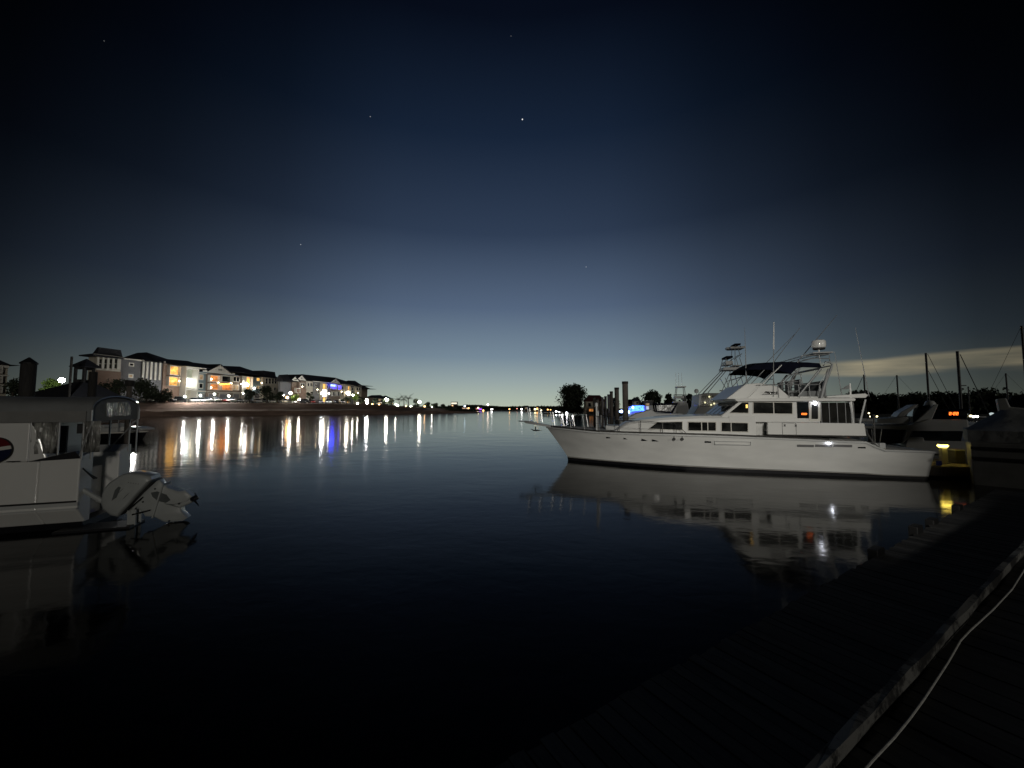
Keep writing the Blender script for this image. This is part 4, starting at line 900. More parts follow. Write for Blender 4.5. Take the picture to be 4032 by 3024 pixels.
# ================================================================== trees on the left bank
def gtree(px, ytop, D, wpx, label, seed, m=LEAF_D, base=GZ, **k):
    p = at_depth(px, ytop, D); h = p.z - base; w = wpx / F * D
    return tree('bank_tree', label, (p.x, p.y, base), h, w, seed, m, group='trees on the left bank', **k)
gtree(60, 1470, 120, 110, 'dark round tree behind the pile at far left', 11, n=1500, leaf=.3)
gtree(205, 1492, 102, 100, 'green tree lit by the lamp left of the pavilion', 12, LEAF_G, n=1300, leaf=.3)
gtree(455, 1492, 134, 110, 'dark leafy tree right of the pavilion roof', 13, n=1500, leaf=.32)
gtree(580, 1492, 139, 160, 'broad dark tree hiding the foot of the pilasters', 14, n=2200, leaf=.32)
gtree(650, 1528, 143, 70, 'low dark bush right of the broad tree', 15, n=700, leaf=.28)
gtree(985, 1532, 166, 60, 'dark small tree before the blue grey wall', 16, n=900, leaf=.3)
gtree(1055, 1520, 172, 90, 'brownish tree before the right tower', 17, n=1400, leaf=.32)
gtree(1100, 1540, 178, 44, 'narrow tree at the gap between the blocks', 18, n=700, leaf=.3)
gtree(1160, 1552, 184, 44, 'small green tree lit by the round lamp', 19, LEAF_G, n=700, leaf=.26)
gtree(1222, 1540, 190, 34, 'small dark round tree before the cream wall', 20, n=600, leaf=.26)
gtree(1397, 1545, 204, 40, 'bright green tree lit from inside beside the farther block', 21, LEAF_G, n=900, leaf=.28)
gtree(1365, 1562, 204, 34, 'dark bush left of the bright green tree', 22, n=500, leaf=.26)
gtree(1425, 1556, 208, 36, 'dark tree right of the bright green tree', 23, n=600, leaf=.26)
for i, (px, yt, w) in enumerate(((1478, 1565, 30), (1512, 1568, 30), (1540, 1567, 34), (1636, 1567, 40), (1680, 1580, 32), (1712, 1588, 36), (1742, 1592, 34), (1770, 1597, 30))):
    gtree(px, yt, 225 + (px - 1478) * .1, w, ['dark tree over the low house roof', 'dark tree left of the spit lamp', 'dark tree right of the spit lamp', 'round tree beside the last spit lamp', 'lone round dark tree right of the last lamp', 'low ragged tree on the spit', 'second low ragged tree further out on the spit', 'last low tree near the tip of the spit'][i], 30 + i, base=3.0 if px < 1600 else 1.8, n=1100, leaf=.42, low=.06)
for i, (px, yt) in enumerate(((1571, 1572), (1590, 1570), (1608, 1568))):
    p = at_depth(px, yt, 226); palm('palm_tree', ['first slim palm of three on the spit', 'middle slim palm of three on the spit', 'right slim palm of three on the spit'][i], (p.x, p.y, 3.0), p.z - 3.0, i, group='palms on the spit')
# low ground cover on the tip
def scrub(name, label, pts, hfun, n, leaf, m, seed, depth=6, core=True):
    rng = random.Random(seed); b = MB()
    L_ = [Vector((*p, 0)) for p in pts]; seg = [(L_[i + 1] - L_[i]).length for i in range(len(L_) - 1)]; tot = sum(seg)
    def at(f):
        d = f * tot
        for i, s in enumerate(seg):
            if d <= s or i == len(seg) - 1: return L_[i].lerp(L_[i + 1], d / s), i
            d -= s
    for i in range(n):
        f = rng.random(); p, k = at(f); t = (L_[k + 1] - L_[k]).normalized(); nn_ = Vector((-t.y, t.x, 0))
        h = hfun(f) * (.75 + .35 * mnoise.noise(Vector((f * tot * .12, seed, 0))) + .2 * mnoise.noise(Vector((f * tot * .5, seed, 3))))
        q = p + nn_ * rng.uniform(-depth, depth) + Vector((0, 0, 1.0 + h * rng.random() ** .55)); s = leaf * rng.uniform(.6, 1.5)
        a = Vector((rng.gauss(0, 1), rng.gauss(0, 1), rng.gauss(0, 1))).normalized(); e = a.orthogonal().normalized(); g = a.cross(e)
        b.add([q + e * s, q + g * s * .7, q - e * s, q - g * s * .7], [(0, 1, 2, 3)])
    return tag(b.build(name, m), label, kind='stuff')
def D3(px, D): p = at_depth(px, 1607, D); return (p.x, p.y)
scrub('scrub', 'dark scrub covering the low spit', [D3(1600, 236), D3(1700, 243), D3(1800, 256), D3(1870, 266)], lambda f: 2.4 - 1.2 * f, 4500, .4, LEAF_D, 5)
scrub('far_woods', 'dark far treeline along the horizon across the harbour', [D3(1250, 520), D3(1500, 500), D3(1700, 490), D3(1850, 480), D3(2000, 450), D3(2100, 420), D3(2190, 380)], lambda f: 5.4 - 1.4 * f + 2.5 * math.exp(-((f - .62) / .06) ** 2), 26000, .9, LEAF_D, 6, depth=14)
# ================================================================== far shore buildings and lamps
def simple_house(name, label, px0, px1, ytop, yb, D, wallm, roofm, gable=False, win=(), cat='house', group='houses on the far shore', chim=False, flat=False):
    a = at_depth(px0, ytop, D); c = at_depth(px1, ytop, D); zb = max(1.0, at_depth(px0, yb, D).z); w = c.x - a.x
    t = thing(name, label, cat, (a.x, D, 0), 0, group); e = zb + (a.z - zb) * (.97 if flat else .62)
    MB().box(0, w, 0, w * .7, zb - .8, e).build('wall', wallm, t)
    if flat: MB().box(-.3, w + .3, -.3, w * .7, e, a.z).build('roof', roofm, t)
    elif gable: MB().prism([(-.4, e), (w + .4, e), (w / 2, a.z)], -.4, w * .7 + .4).build('roof', roofm, t)
    else: MB().loft([[Vector((-.5, -.5, e)), Vector((w + .5, -.5, e)), Vector((w + .5, w * .7 + .5, e)), Vector((-.5, w * .7 + .5, e))], [Vector((w * .2, w * .35 - .1, a.z)), Vector((w * .8, w * .35 - .1, a.z)), Vector((w * .8, w * .35 + .1, a.z)), Vector((w * .2, w * .35 + .1, a.z))]]).build('roof', roofm, t)
    for f0, f1, g0, g1, m in win:
        z0 = zb + (e - zb) * g0; z1 = zb + (e - zb) * g1; o = MB(); q = .08
        o.box(w * f0 - q, w * f1 + q, -.06, .02, z0 - q, z0); o.box(w * f0 - q, w * f1 + q, -.06, .02, z1, z1 + q); o.box(w * f0 - q, w * f0, -.06, .02, z0, z1); o.box(w * f1, w * f1 + q, -.06, .02, z0, z1)
        wo = o.build('window', TRIM, t); MB().box(w * f0, w * f1, -.03, .01, z0, z1).build('pane', m, wo)
    if chim: MB().box(w * .7, w * .78, w * .3, w * .38, e, a.z + 1).build('chimney', BRICK, t)
    return t
simple_house('tower_block', 'far building with a bright lit top storey above the spit', 1776, 1800, 1582, 1612, 470, mat('dim_concrete', (.06, .06, .055), .8), ROOFM, flat=True, win=[(.05, .95, .72, .93, glow('top_storey', (1, .93, .75), 1.1)), (.1, .35, .4, .6, glow('amber_small', (1, .6, .3), 1.5))], cat='building', group='buildings across the harbour')
simple_house('waterside_building', 'far low building glowing orange right of the spit', 1818, 1850, 1600, 1613, 440, SIDE_C, ROOFM, win=[(.1, .4, .2, .9, glow('peach_small', (1, .65, .45), .7)), (.5, .9, .1, .9, glow('peach_small', (1, .65, .45), .7))], cat='building', group='buildings across the harbour')
simple_house('waterside_building', 'far low building with red and purple glow', 1872, 1898, 1598, 1614, 430, SIDE_B, ROOFM, win=[(.1, .4, .2, .7, glow('pink_small', (1, .35, .3), .6)), (.5, .95, .05, .5, glow('purple_small', (.4, .08, 1), 2.2))], cat='building', group='buildings across the harbour')
simple_house('waterside_building', 'dark flat roofed building left of the paired orange lights', 2063, 2080, 1597, 1614, 390, mat('dim_concrete', (.06, .06, .055), .8), ROOFM, flat=True, win=[(.3, .6, .2, .5, CURT)], cat='building', group='buildings across the harbour')
WL_ = glow('far_lamp_white', (1, .98, .95), 10); OL = glow('far_lamp_orange', (1, .5, .15), 5); YL = glow('far_lamp_yellow', (1, .85, .45), 6); BLU = glow('far_lamp_blue', (.6, .8, 1), 10)
for px, py, D, r, m, lb in ((1754, 1604, 300, .5, WL_, 'small white lamp near the end of the spit'), (1778, 1607, 300, .5, YL, 'small warm lamp low below the lit far building'), (1830, 1599, 420, .8, BLU, 'bluish lamp over the orange glowing building'), (1845, 1607, 420, .8, OL, 'orange lamp beside the orange glowing building'), (1883, 1606, 410, .8, YL, 'yellow lamp over the purple glow'), (1903, 1616, 400, .8, OL, 'orange lamp at the water right of the purple glow'), (1921, 1593, 420, 1.0, glow('far_lamp_peach', (1, .75, .6), 9), 'tall peach lamp above the far treeline'), (1934, 1612, 400, .6, WL_, 'white lamp under and right of the tall peach lamp'), (1939, 1611, 400, .5, WL_, 'second white lamp right beside the other under the peach lamp'),
    (2006, 1611, 380, .7, OL, 'lone orange lamp at the middle of the far shore'), (2036, 1609, 380, .5, glow('far_lamp_red', (1, .4, .3), 2), 'dim red lamp at the middle right of the far shore'), (2054, 1611, 370, .8, WL_, 'white lamp left of the dark flat building'), (2107, 1611, 360, .9, YL, 'yellow lamp of the close pair'), (2115, 1609, 360, .9, OL, 'orange lamp of the close pair'), (2131, 1619, 330, 1.1, YL, 'large pale lamp near the bow rail'), (2157, 1613, 330, .6, OL, 'dim orange lamp left of the bright dock lights'), (2168, 1614, 330, .5, OL, 'second dim orange lamp left of the bright dock lights'),
    (2190, 1621, 215, .5, glow('dock_lamp_white', (.95, .96, 1), 22), 'left lamp of the glaring pair on the dark dock'), (2203, 1620, 215, .45, glow('dock_lamp_white', (.95, .96, 1), 22), 'right lamp of the glaring pair on the dark dock'), (2232, 1626, 200, .5, glow('dock_lamp_white', (.95, .96, 1), 22), 'white lamp under the big tree'), (2263, 1602, 215, .55, glow('far_lamp_yellow', (1, .85, .45), 6), 'yellow lamp against the big tree'), (2255, 1638, 140, .25, WL_, 'small white lamp at the water below the big tree'), (2214, 1634, 150, .3, WL_, 'faint white lamp at the waterline between the bright dock lights')):
    street_lamp(px, py, D, r, m, lb, base=(1.2 if D > 260 else .6), group='lamps across the harbour')
# right shore trees and houses
def rtree(px, ytop, D, wpx, label, seed, **k):
    p = at_depth(px, ytop, D); return tree('shore_tree', label, (p.x, p.y, 1.2), p.z - 1.2, wpx / F * D, seed, LEAF_D, group='trees on the right shore', **k)
rtree(2258, 1512, 190, 150, 'tall dark tree standing alone left of the white piles', 50, n=9000, leaf=.42, low=.06, solid=True, blobs=26)
rtree(2222, 1580, 192, 50, 'small shrubby tree at the left foot of the tall tree', 51, n=900, leaf=.36, low=.05)
rtree(2420, 1560, 170, 40, 'dark tree behind the white piles', 52, n=900, leaf=.34, low=.1)
rtree(2570, 1535, 150, 100, 'wide dark tree behind the black framed boat', 53, n=3800, leaf=.36, low=.1, solid=True, blobs=14)
rtree(2628, 1545, 150, 60, 'dark tree adjoining the wide tree on its right', 54, n=1800, leaf=.34, low=.1, solid=True)
rtree(2705, 1538, 140, 70, 'dark tree behind the small lookout tower', 55, n=2200, leaf=.32, low=.1, solid=True)
rtree(2500, 1562, 160, 60, 'low dark tree over the blue lit boat', 56, n=1200, leaf=.34, low=.1)
rtree(2340, 1566, 180, 50, 'dark tree over the red roofed house', 57, n=1000, leaf=.36, low=.1)
for i, (px, yt, D, w, lb) in enumerate(((3375, 1543, 104, 90, 'dark tree behind the hard top of the yacht'), (3440, 1550, 102, 90, 'dark round tree right of the yacht hard top'), (3535, 1556, 98, 110, 'dark tree behind the leaning left mast'), (3600, 1552, 96, 110, 'dark tree between the two left masts'), (3680, 1548, 94, 120, 'dark tree under the tall left mast'), (3760, 1550, 92, 110, 'dark tree under the tall right mast'), (3850, 1537, 88, 150, 'largest dark tree left of the grey tent'), (3985, 1558, 84, 130, 'dark tree at the right edge over the white boat'), (4080, 1552, 84, 120, 'dark tree cut by the right frame edge'))):
    rtree(px, yt - 5, D, w * 1.5, lb, 60 + i, n=4200, leaf=.34, low=.03, solid=True, blobs=15)
scrub('shore_woods', 'dark undergrowth under the right shore trees', [D3(3250, 108), D3(3500, 102), D3(3800, 92), D3(4250, 84)], lambda f: 3.4, 9000, .4, LEAF_D, 8, depth=3)
scrub('shore_woods', 'dark low growth below the houses on the right shore', [D3(2200, 196), D3(2400, 178), D3(2700, 150), D3(2960, 138)], lambda f: 2.2, 5000, .4, LEAF_D, 9, depth=3)
simple_house('house', 'cream house with dark red roof right of the tall tree', 2308, 2382, 1555, 1622, 178, SIDE_C, mat('dark_red_roof', (.06, .015, .015), .8), win=[(.1, .25, .5, .85, GLASS), (.45, .7, .5, .85, GLASS), (.15, .5, .05, .3, OR2)], group='houses on the right shore')
simple_house('house', 'pale grey house behind the tallest white pile', 2470, 2530, 1572, 1622, 155, SIDE_C, ROOFM, win=[(.2, .4, .3, .7, GLASS), (.6, .8, .3, .7, GLASS)], chim=True, group='houses on the right shore')
simple_house('house', 'small gabled white house over the blue lit boat', 2496, 2522, 1568, 1600, 150, TRIM, ROOFM, gable=True, win=[(.35, .65, .5, .85, GLASS)], group='houses on the right shore')
simple_house('house', 'grey flat roofed house with tall chimney by the wide tree', 2535, 2570, 1578, 1610, 148, SIDE_G, TRIM, flat=True, chim=True, win=[(.2, .6, .3, .7, CURT)], group='houses on the right shore')
# low dark dock under the glaring pair
p = at_depth(2140, 1633, 165); q = at_depth(2215, 1633, 165)
t = thing('far_dock', 'low dark dock with boats below the glaring pair of lamps', 'dock', (p.x, p.y, 0)); w = q.x - p.x
MB().box(0, w, 0, 3, .25, .95).build('deck', DARKWOOD, t)
for i in range(5): MB().tube([(w * i / 4, -.1, -.5), (w * i / 4, -.1, 1.6)], .15).build('pile', DARKWOOD, t)
# ================================================================== piles by the bow
pl_px = [(2461, 1502, 22), (2428, 1526, 17), (2407, 1541, 12), (2396, 1553, 10), (2384, 1560, 10), (2371, 1564, 10), (2352, 1570, 12), (2340, 1563, 8)]
names_ = ['tallest thick pale pile with dark cap right of the row', 'second tall pale pile left of the tallest', 'third pile from the tallest, slimmer', 'fourth pile from the tallest', 'fifth pile from the tallest', 'sixth pile from the tallest', 'stout short pile near the left end of the row', 'leftmost slim pile of the row']
for (px, py, w), lb in zip(pl_px, names_):
    D = .42 * F / w if w > 9 else 70; r = .21
    D = min(D, 66)
    if px == 2352: D, r = 50, .2
    p = at_depth(px, py, D); t = thing('dock_pile', lb, 'pile', (p.x, p.y, 0), 0, 'pale piles behind the bow')
    MB().tube([(0, 0, -1), (0, 0, p.z - .18)], r, 14).build('shaft', WOOD, t, smooth=True); MB().tube([(0, 0, p.z - .18), (0, 0, p.z)], r + .02, 14).build('cap', DARKWOOD, t, smooth=True)
    if px == 2461: pile0 = p
# ================================================================== boat in the left foreground
c0 = on_z(297, 2093); c1 = on_z(0, 2117); L_ = Frame(c0, math.atan2(c0.y - c1.y, c0.x - c1.x))
lb = thing('cabin_boat', 'white boat with long grey canopy and round red emblem moored at the left edge', 'boat', c0, L_.a)
def LP(px, py, v=0): return L_.hit(px, py, v)
zg = LP(297, 1812)[1]; vW = L_.hitu(512, 1870, 0)[0]; v1 = L_.hitu(365, 1870, 0)[0]; v2 = L_.hitu(466, 1870, 0)[0]
x0 = -9.5
hb = MB()
zk = LP(150, 2016)[1]
hb.prismx([(.3, .16), (.0, zk), (0, zg), (vW, zg), (vW, zk), (vW - .3, .16)], x0, -.75)
hb.prismx([(.3, .16), (.0, zk), (0, zg + .08), (v1, zg + .16), (v1, .16)], -.75, 0)
hb.prismx([(v2, .2), (v2, zg + .05), (vW, zg + .22), (vW, zk), (vW - .2, .2)], -.75, .0)
hb.prismx([(v1, .16), (v1, zg - .3), (v2, zg - .3), (v2, .16)], -.75, -.35)
MB().prismx([(.31, .155), (.5, -.3), (vW - .5, -.3), (vW - .31, .155)], x0, -.05).build('antifouling', BLACKP, lb)
hb.build('hull', GEL, lb, bevel=.03)
rb = MB(); z = LP(150, 1990)[1]; rb.box(x0, .02, -.035, .0, z - .06, z + .02); z = LP(150, 2012)[1]; rb.box(x0, .0, -.03, .06, z - .02, z + .015)
rb.build('rubbing_strake', GEL2, lb)
rb = MB(); z = LP(150, 1985)[1]; rb.box(x0, -.02, -.012, .01, z - .02, z + .03); rb.build('strake_groove', RUBBER, lb)
# emblem, cut by the frame: red above a white wave above dark blue
ex, ez = LP(-18, 1772, -.02); er = abs(LP(47, 1772, -.02)[0] - ex)
def disc(mb, lo, hi, y0, y1, r=er):
    """slice of a disc between two wave curves lo/hi given as functions of a -1..1"""
    top, bot = [], []
    for k in range(33):
        a = math.cos(math.pi * k / 32); c = math.sqrt(max(0, 1 - a * a))
        h = min(c, hi(a)); l_ = max(-c, lo(a))
        if h > l_: top.append((ex + a * r, ez + h * r)); bot.append((ex + a * r, ez + l_ * r))
    mb.prism(top + bot[::-1], y0, y1); return mb
wave = lambda a: .05 + .28 * a * (1 - .3 * a)
em = disc(MB(), lambda a: -2, lambda a: 2, -.03, -.005, er * 1.06).build('emblem', RUBBER, lb)
disc(MB(), lambda a: wave(a) + .12, lambda a: 2, -.045, -.031).build('emblem_red', mat('emblem_red', (.12, .008, .01), .4), em)
disc(MB(), lambda a: wave(a) - .18, lambda a: wave(a) + .11, -.045, -.031).build('emblem_white', TRIM, em)
disc(MB(), lambda a: -2, lambda a: wave(a) - .19, -.045, -.031).build('emblem_blue', mat('emblem_blue', (.006, .01, .04), .4), em)
# upper works
zc0 = LP(150, 1664)[1]
cw = MB(); xa = LP(115, 1700)[0]; cw.box(x0, xa, .02, vW - .02, zg, zc0); cw.prism([(xa, zg), (xa + .35, zg), (xa + .12, zg + .75), (xa, zc0)], .02, .1); cw.build('cabin', GEL, lb, bevel=.03)
cm_ = MB(); 
a = LP(104, 1812); b_ = LP(350, 1772); c_ = LP(230, 1782)
cm_.prism([(a[0], zg - .0), (0.0, zg + .04), (-.1, zg + .22), (c_[0], zg + .14), (a[0] + .1, zg + .02)], -.01, .12); cm_.build('coaming', BLACKP, lb)  # black colour paints the shade on top of the coaming
inn = MB(); inn.box(xa + .4, -.76, .5, .56, zg, zc0 - .1); inn.box(xa + .7, LP(300, 1690)[0], .3, .9, LP(280, 1710)[1], zc0 - .05); inn.build('dark_opening_seat', mat('dark_interior', (.03, .03, .03), .7), lb)  # dark sheet paints the shade in the open side; box is a seat
xe = LP(362, 1640)[0]; ve = L_.hitu(545, 1642, xe)[0]
zt0 = LP(200, 1660)[1]; zt1 = LP(200, 1615)[1]; ztt = L_.hitu(455, 1563, xe)[1]
def vault(inset=0.0):
    pts = [(inset, zt0 if not inset else zt0), (inset, zt1)]
    for k in range(1, 12):
        a = math.pi * k / 12; pts.append((ve / 2 - (ve / 2 - inset) * math.cos(a), zt1 + (ztt - zt1 - inset) * math.sin(a) ** .8))
    return pts + [(ve - inset, zt1), (ve - inset, zt0)]
b = MB(); o1, i1 = vault(), vault(.03)
b.loft([[Vector((x, p, z + .012 * math.sin(x * 2.1 + p))) for p, z in o1 + i1[::-1]] for x in np.linspace(x0, xe, 22)])
b.build('canopy', GREYCAN, lb, smooth=True)
vb = MB(); vb.box(x0, xe - .1, -.03, -.002, zt0 - .02, zt1 - .03); vb.build('canopy_valance', mat('pale_canvas', (.24, .24, .23), .9, var=.12, scale=2, bump=.02, bscale=2), lb)
ea = MB(); oo = [(p, z) for p, z in vault(.035)]; wp = [L_.hitu(px, py, xe) for px, py in ((424, 1586), (505, 1583), (515, 1600), (515, 1636), (422, 1640), (420, 1600))]
ea.prismx(oo, xe - .04, xe - .015); end = ea.build('end_panel', mat('pale_canvas', (.24, .24, .23), .9), lb)
MB().prismx(wp, xe - .012, xe + .0).build('clear_window', VINYL, end)
fr_ = MB(); fr_.tube([(xe + .0, p, z) for p, z in vault(-.01)], .022, 6); fr_.build('canopy_bow', ALU, lb, smooth=True)
cu = MB()
for xa_, xb_ in ((LP(116, 1700)[0] + .02, LP(226, 1700)[0]), (LP(325, 1700)[0], LP(392, 1700)[0])):
    zb_ = zg + (.18 if xa_ > -2 else .05); n = 16
    rows = [[Vector((xa_ + (xb_ - xa_) * k / n, .03 + .03 * math.sin(k * 1.3) * (1 - j / 5) + .015 * math.sin(j * 2 + k), zb_ + (zt0 - zb_) * j / 5)) for k in range(n + 1)] for j in range(6)]
    cu = MB(); cu.loft(rows, closed=False)
    cuo = cu.build('clear_curtain', VINYL, lb, smooth=True); s_ = cuo.modifiers.new('t', 'SOLIDIFY'); s_.thickness = .006
posts = [[(xe, .03, zt0), (xe - .2, .03, zg + .1)], [(xe, ve - .03, zt0), (xe - .5, ve - .3, zg + .1)]]
for px in (116, 228, 324, 360):
    x, _ = LP(px, 1700); posts += [[(x, .04, zg), (x, .04, zt0)], [(x, ve - .06, zg), (x, ve - .06, zt0)]]
for q_ in posts: MB().tube(q_, .02, 6).build('canopy_post', ALU, lb)
# tilted outboard motor (a part of its boat)
vm = .22
def OP(x, y): q = L_.hit(x / 2.765, 1586 + y / 2.765, vm); return (q[0], max(q[1], .03))
def oprism(mb, pts, w0, w1=None):
    """profile with a narrower outer face so that it reads as moulded"""
    q = [OP(*p) for p in pts]; cx = sum(a for a, _ in q) / len(q); cz = sum(b for _, b in q) / len(q)
    def ring(v, s): return [Vector((cx + (a - cx) * s, vm + v, cz + (z - cz) * s)) for a, z in q]
    mb.loft([ring(-w0, .86), ring(-w0 * .9, .95), ring(-w0 * .78, 1.0), ring(w0 * .78, 1.0), ring(w0 * .9, .95), ring(w0, .86)]); return mb
CW = mat('engine_white', (.42, .44, .43), .35, var=.08, coat=.3)
mo = oprism(MB(), [(1210, 900), (1255, 850), (1330, 800), (1400, 762), (1480, 748), (1600, 762), (1690, 785), (1705, 820), (1660, 870), (1560, 970), (1470, 1080), (1380, 1175), (1345, 1215), (1270, 1200), (1185, 1140), (1165, 1060), (1180, 970)], .30).build('outboard_motor', CW, lb, smooth=True)
oprism(MB(), [(1330, 920), (1370, 880), (1400, 890), (1350, 1010), (1290, 1050)], .31).build('cowl_badge', mat('cowl_grey', (.10, .11, .11), .4), mo)
bd = MB(); q = [OP(*p) for p in ((1708, 834), (1716, 842), (1388, 1192), (1380, 1188))]; bd.prism(q, vm - .27, vm + .27).build('cowl_seam', RUBBER, mo)
leg = oprism(MB(), [(1728, 845), (1760, 830), (1790, 870), (1850, 920), (1960, 955), (2040, 950), (2110, 1010), (2060, 1060), (1930, 1090), (1800, 1080), (1990, 1130), (2000, 1180), (2060, 1240), (2010, 1275), (1900, 1320), (1820, 1290), (1750, 1255), (1700, 1225), (1610, 1225), (1560, 1160), (1480, 1110), (1410, 1185), (1500, 1060)], .14).build('drive_leg', CW, mo, smooth=True)
MB().add(*(lambda b: (b.v, b.f))(oprism(MB(), [(1660, 960), (1740, 945), (1850, 985), (1900, 1050), (1840, 1085), (1740, 1060), (1680, 1010)], .145))).build('leg_recess', mat('cowl_grey', (.10, .11, .11), .4), leg, smooth=True)
vt = MB()
for k in range(5):
    a_, c_ = OP(1500 + k * 26, 800 + k * 4), OP(1470 + k * 26, 850 + k * 4); vt.tube([(a_[0], vm - .27, a_[1]), (c_[0], vm - .30, c_[1])], .007, 5)
vt.build('cowl_louvre', RUBBER, mo)
for pa_, pb_ in (((1250, 1180), (1640, 800)), ((1215, 1100), (1560, 775))):
    a_, c_ = OP(*pa_), OP(*pb_); MB().tube([(a_[0], vm - .262, a_[1]), ((a_[0] + c_[0]) / 2, vm - .302, (a_[1] + c_[1]) / 2), (c_[0], vm - .262, c_[1])], .006, 5).build('cowl_crease', mat('cowl_grey', (.10, .11, .11), .4), mo)
for pc_ in ((1590, 1065), (1720, 925), (1975, 1085), (1870, 1270)):
    a_ = OP(*pc_); MB().tube([(a_[0], vm - .125, a_[1]), (a_[0], vm - .155, a_[1])], .022, 8).build('bolt', RUBBER, leg)
for pa_, pb_ in (((1440, 1150), (1600, 1010)), ((1480, 1200), (1680, 1150))):
    a_, c_ = OP(*pa_), OP(*pb_); MB().tube([(a_[0], vm - .17, a_[1]), (c_[0], vm - .17, c_[1])], .022, 8).build('tilt_ram', CHROME, leg, smooth=True)
a_, c_ = OP(1805, 870), OP(1690, 1235); MB().add(*(lambda b: (b.v, b.f))(MB().prism([(a_[0], a_[1]), (a_[0] + .03, a_[1] - .01), (c_[0] + .03, c_[1] - .0), (c_[0], c_[1])], vm - .2, vm + .2))).build('cavitation_plate', CW, leg)
gc = MB(); a = OP(1760, 1190); c = OP(2090, 1060); a, c = Vector((a[0], vm, a[1])), Vector((c[0], vm, c[1])); d = (c - a)
gc.tube([a - d * .15, a, a + d * .5, a + d * .9, c], [.03, .08, .085, .07, .06], 12); gc.build('gear_case', CW, leg, smooth=True)
pr = MB(); ax = d.normalized(); s1 = ax.cross(Vector((0, 1, 0))).normalized(); s2 = Vector((0, 1, 0))
for k in range(3):
    an_ = k * 2.094 + .5; r1 = s1 * math.cos(an_) + s2 * math.sin(an_); r2 = s1 * math.cos(an_ + .7) + s2 * math.sin(an_ + .7)
    pr.add([c + r1 * .04, c + r1 * .16 + ax * .02, c + (r1 + r2) * .12 + ax * .06, c + r2 * .14 + ax * .09, c + r2 * .05 + ax * .07, c + r1 * .04 + ax * .012, c + r1 * .16 + ax * .03, c + (r1 + r2) * .12 + ax * .07, c + r2 * .14 + ax * .1, c + r2 * .05 + ax * .085], [(0, 1, 2, 3, 4), (5, 6, 7, 8, 9), (0, 1, 6, 5), (1, 2, 7, 6), (2, 3, 8, 7), (3, 4, 9, 8), (4, 0, 5, 9)])
pr.tube([c, c + ax * .16], [.055, .04], 10); pr.build('propeller', mat('dark_propeller', (.03, .03, .035), .4, metal=.5), leg)
br = MB(); a = OP(1455, 1150); c = OP(1455, 1385); br.box(a[0] - .05, a[0] + .12, vm - .16, vm - .1, c[1], a[1]); br.box(a[0] - .05, a[0] + .12, vm + .1, vm + .16, c[1], a[1])
e = OP(1300, 1180); br.tube([(-.36, vm, zg - .5), (e[0], vm, e[1]), (a[0] + .05, vm, a[1] - .1)], .06, 8); br.tube([(a[0], vm - .2, a[1] - .05), (a[0], vm + .2, a[1] - .05)], .035); br.build('motor_bracket', CW, mo)
for k in range(3): MB().tube([(-.34, vm - .1 + .1 * k, zg - .4), (-.05, vm - .12 + .12 * k, zg - .15 - .1 * k), (.2, vm - .05 + .05 * k, zg - .5)], .018, 6).build('engine_hose', RUBBER, lb, smooth=True)
for xx in (-1.2, -3.6): MB().box(xx - .12, xx + .12, -.005, .03, zg + .01, zg + .03).box(xx - .03, xx + .03, -.005, .03, zg - .0, zg + .01).build('cleat', CHROME, lb)
MB().box(-.36, a[0] + .1, vm - .35, vm + .35, c[1] - .12, c[1] + .02).build('swim_platform', BLACKP, lb)
# ================================================================== small open boat behind it
p = on_z(560, 1731); sb = thing('open_boat', 'small open boat with black hull and pale pointed bow behind the canopy boat', 'boat', (p.x, p.y, 0), R(2)); SF = Frame((p.x, p.y, 0), R(2))
def smallhull(fr, t, bow_px, stern_px, ytop, D, wdt, hm, tm):
    xb = fr.hit(bow_px, ytop, 0)[0]; xs = fr.hit(stern_px, ytop, 0)[0]; zt = fr.hit(bow_px, ytop, 0)[1]
    rings, trims = [], []
    for k in range(17):
        f = k / 16; x = xs + (xb - xs) * f; hw = wdt / 2 * (1 - max(0, (f - .5) / .5) ** 2.2) + .02; zz = zt * (.86 + .14 * f * f)
        rings.append([Vector((x, -hw, zz)), Vector((x - (xb - xs) * .06 * f, -hw * .7, .1)), Vector((x - (xb - xs) * .08 * f, 0, -.2)), Vector((x - (xb - xs) * .06 * f, hw * .7, .1)), Vector((x, hw, zz)), Vector((x, hw * .85, zz - .02)), Vector((x, 0, zz - (.02 if f > .7 else .35))), Vector((x, -hw * .85, zz - .02))])
        trims.append([Vector((x, s * (hw + .03), zz + dz)) for s in (-1,) for dz in (-.1, .02)] + [Vector((x, -hw * .9, zz + .02)), Vector((x, -hw * .9, zz - .03))])
    h = MB().loft(rings).build('hull', hm, t, smooth=True)
    MB().loft(trims).build('gunwale', tm, t); MB().loft([[Vector((p.x, -p.y, p.z)) for p in r] for r in trims]).build('gunwale', tm, t)
    return xb, xs, zt
xb, xs, zt = smallhull(SF, sb, 582, 300, 1697, 37, 2.3, BLACKP, TRIM)
bw_ = MB(); bw_.prism([(xb - 1.9, zt), (xb + .08, zt + .12), (xb + .0, zt + .3), (xb - .8, zt + .42), (xb - 1.9, zt + .45)], -.75, .75); bw_.build('bow_cover', GEL, sb, bevel=.08)
se = MB(); se.box(xb - 4.6, xb - 2.1, -.8, .8, zt - .1, zt + .32); se.box(xb - 4.2, xb - 3.4, -.7, .7, zt + .32, zt + .6); se.box(xb - 2.9, xb - 2.3, -.5, .5, zt + .32, zt + .75); se.build('seat', GEL2, sb, bevel=.06)
rl = MB(); rl.tube([(xb - 2.1, -.7, zt), (xb - 2.1, -.7, zt + 1.3), (xb - 2.1, .7, zt + 1.3), (xb - 2.1, .7, zt)], .04); rl.build('frame_hoop', ALU, sb)
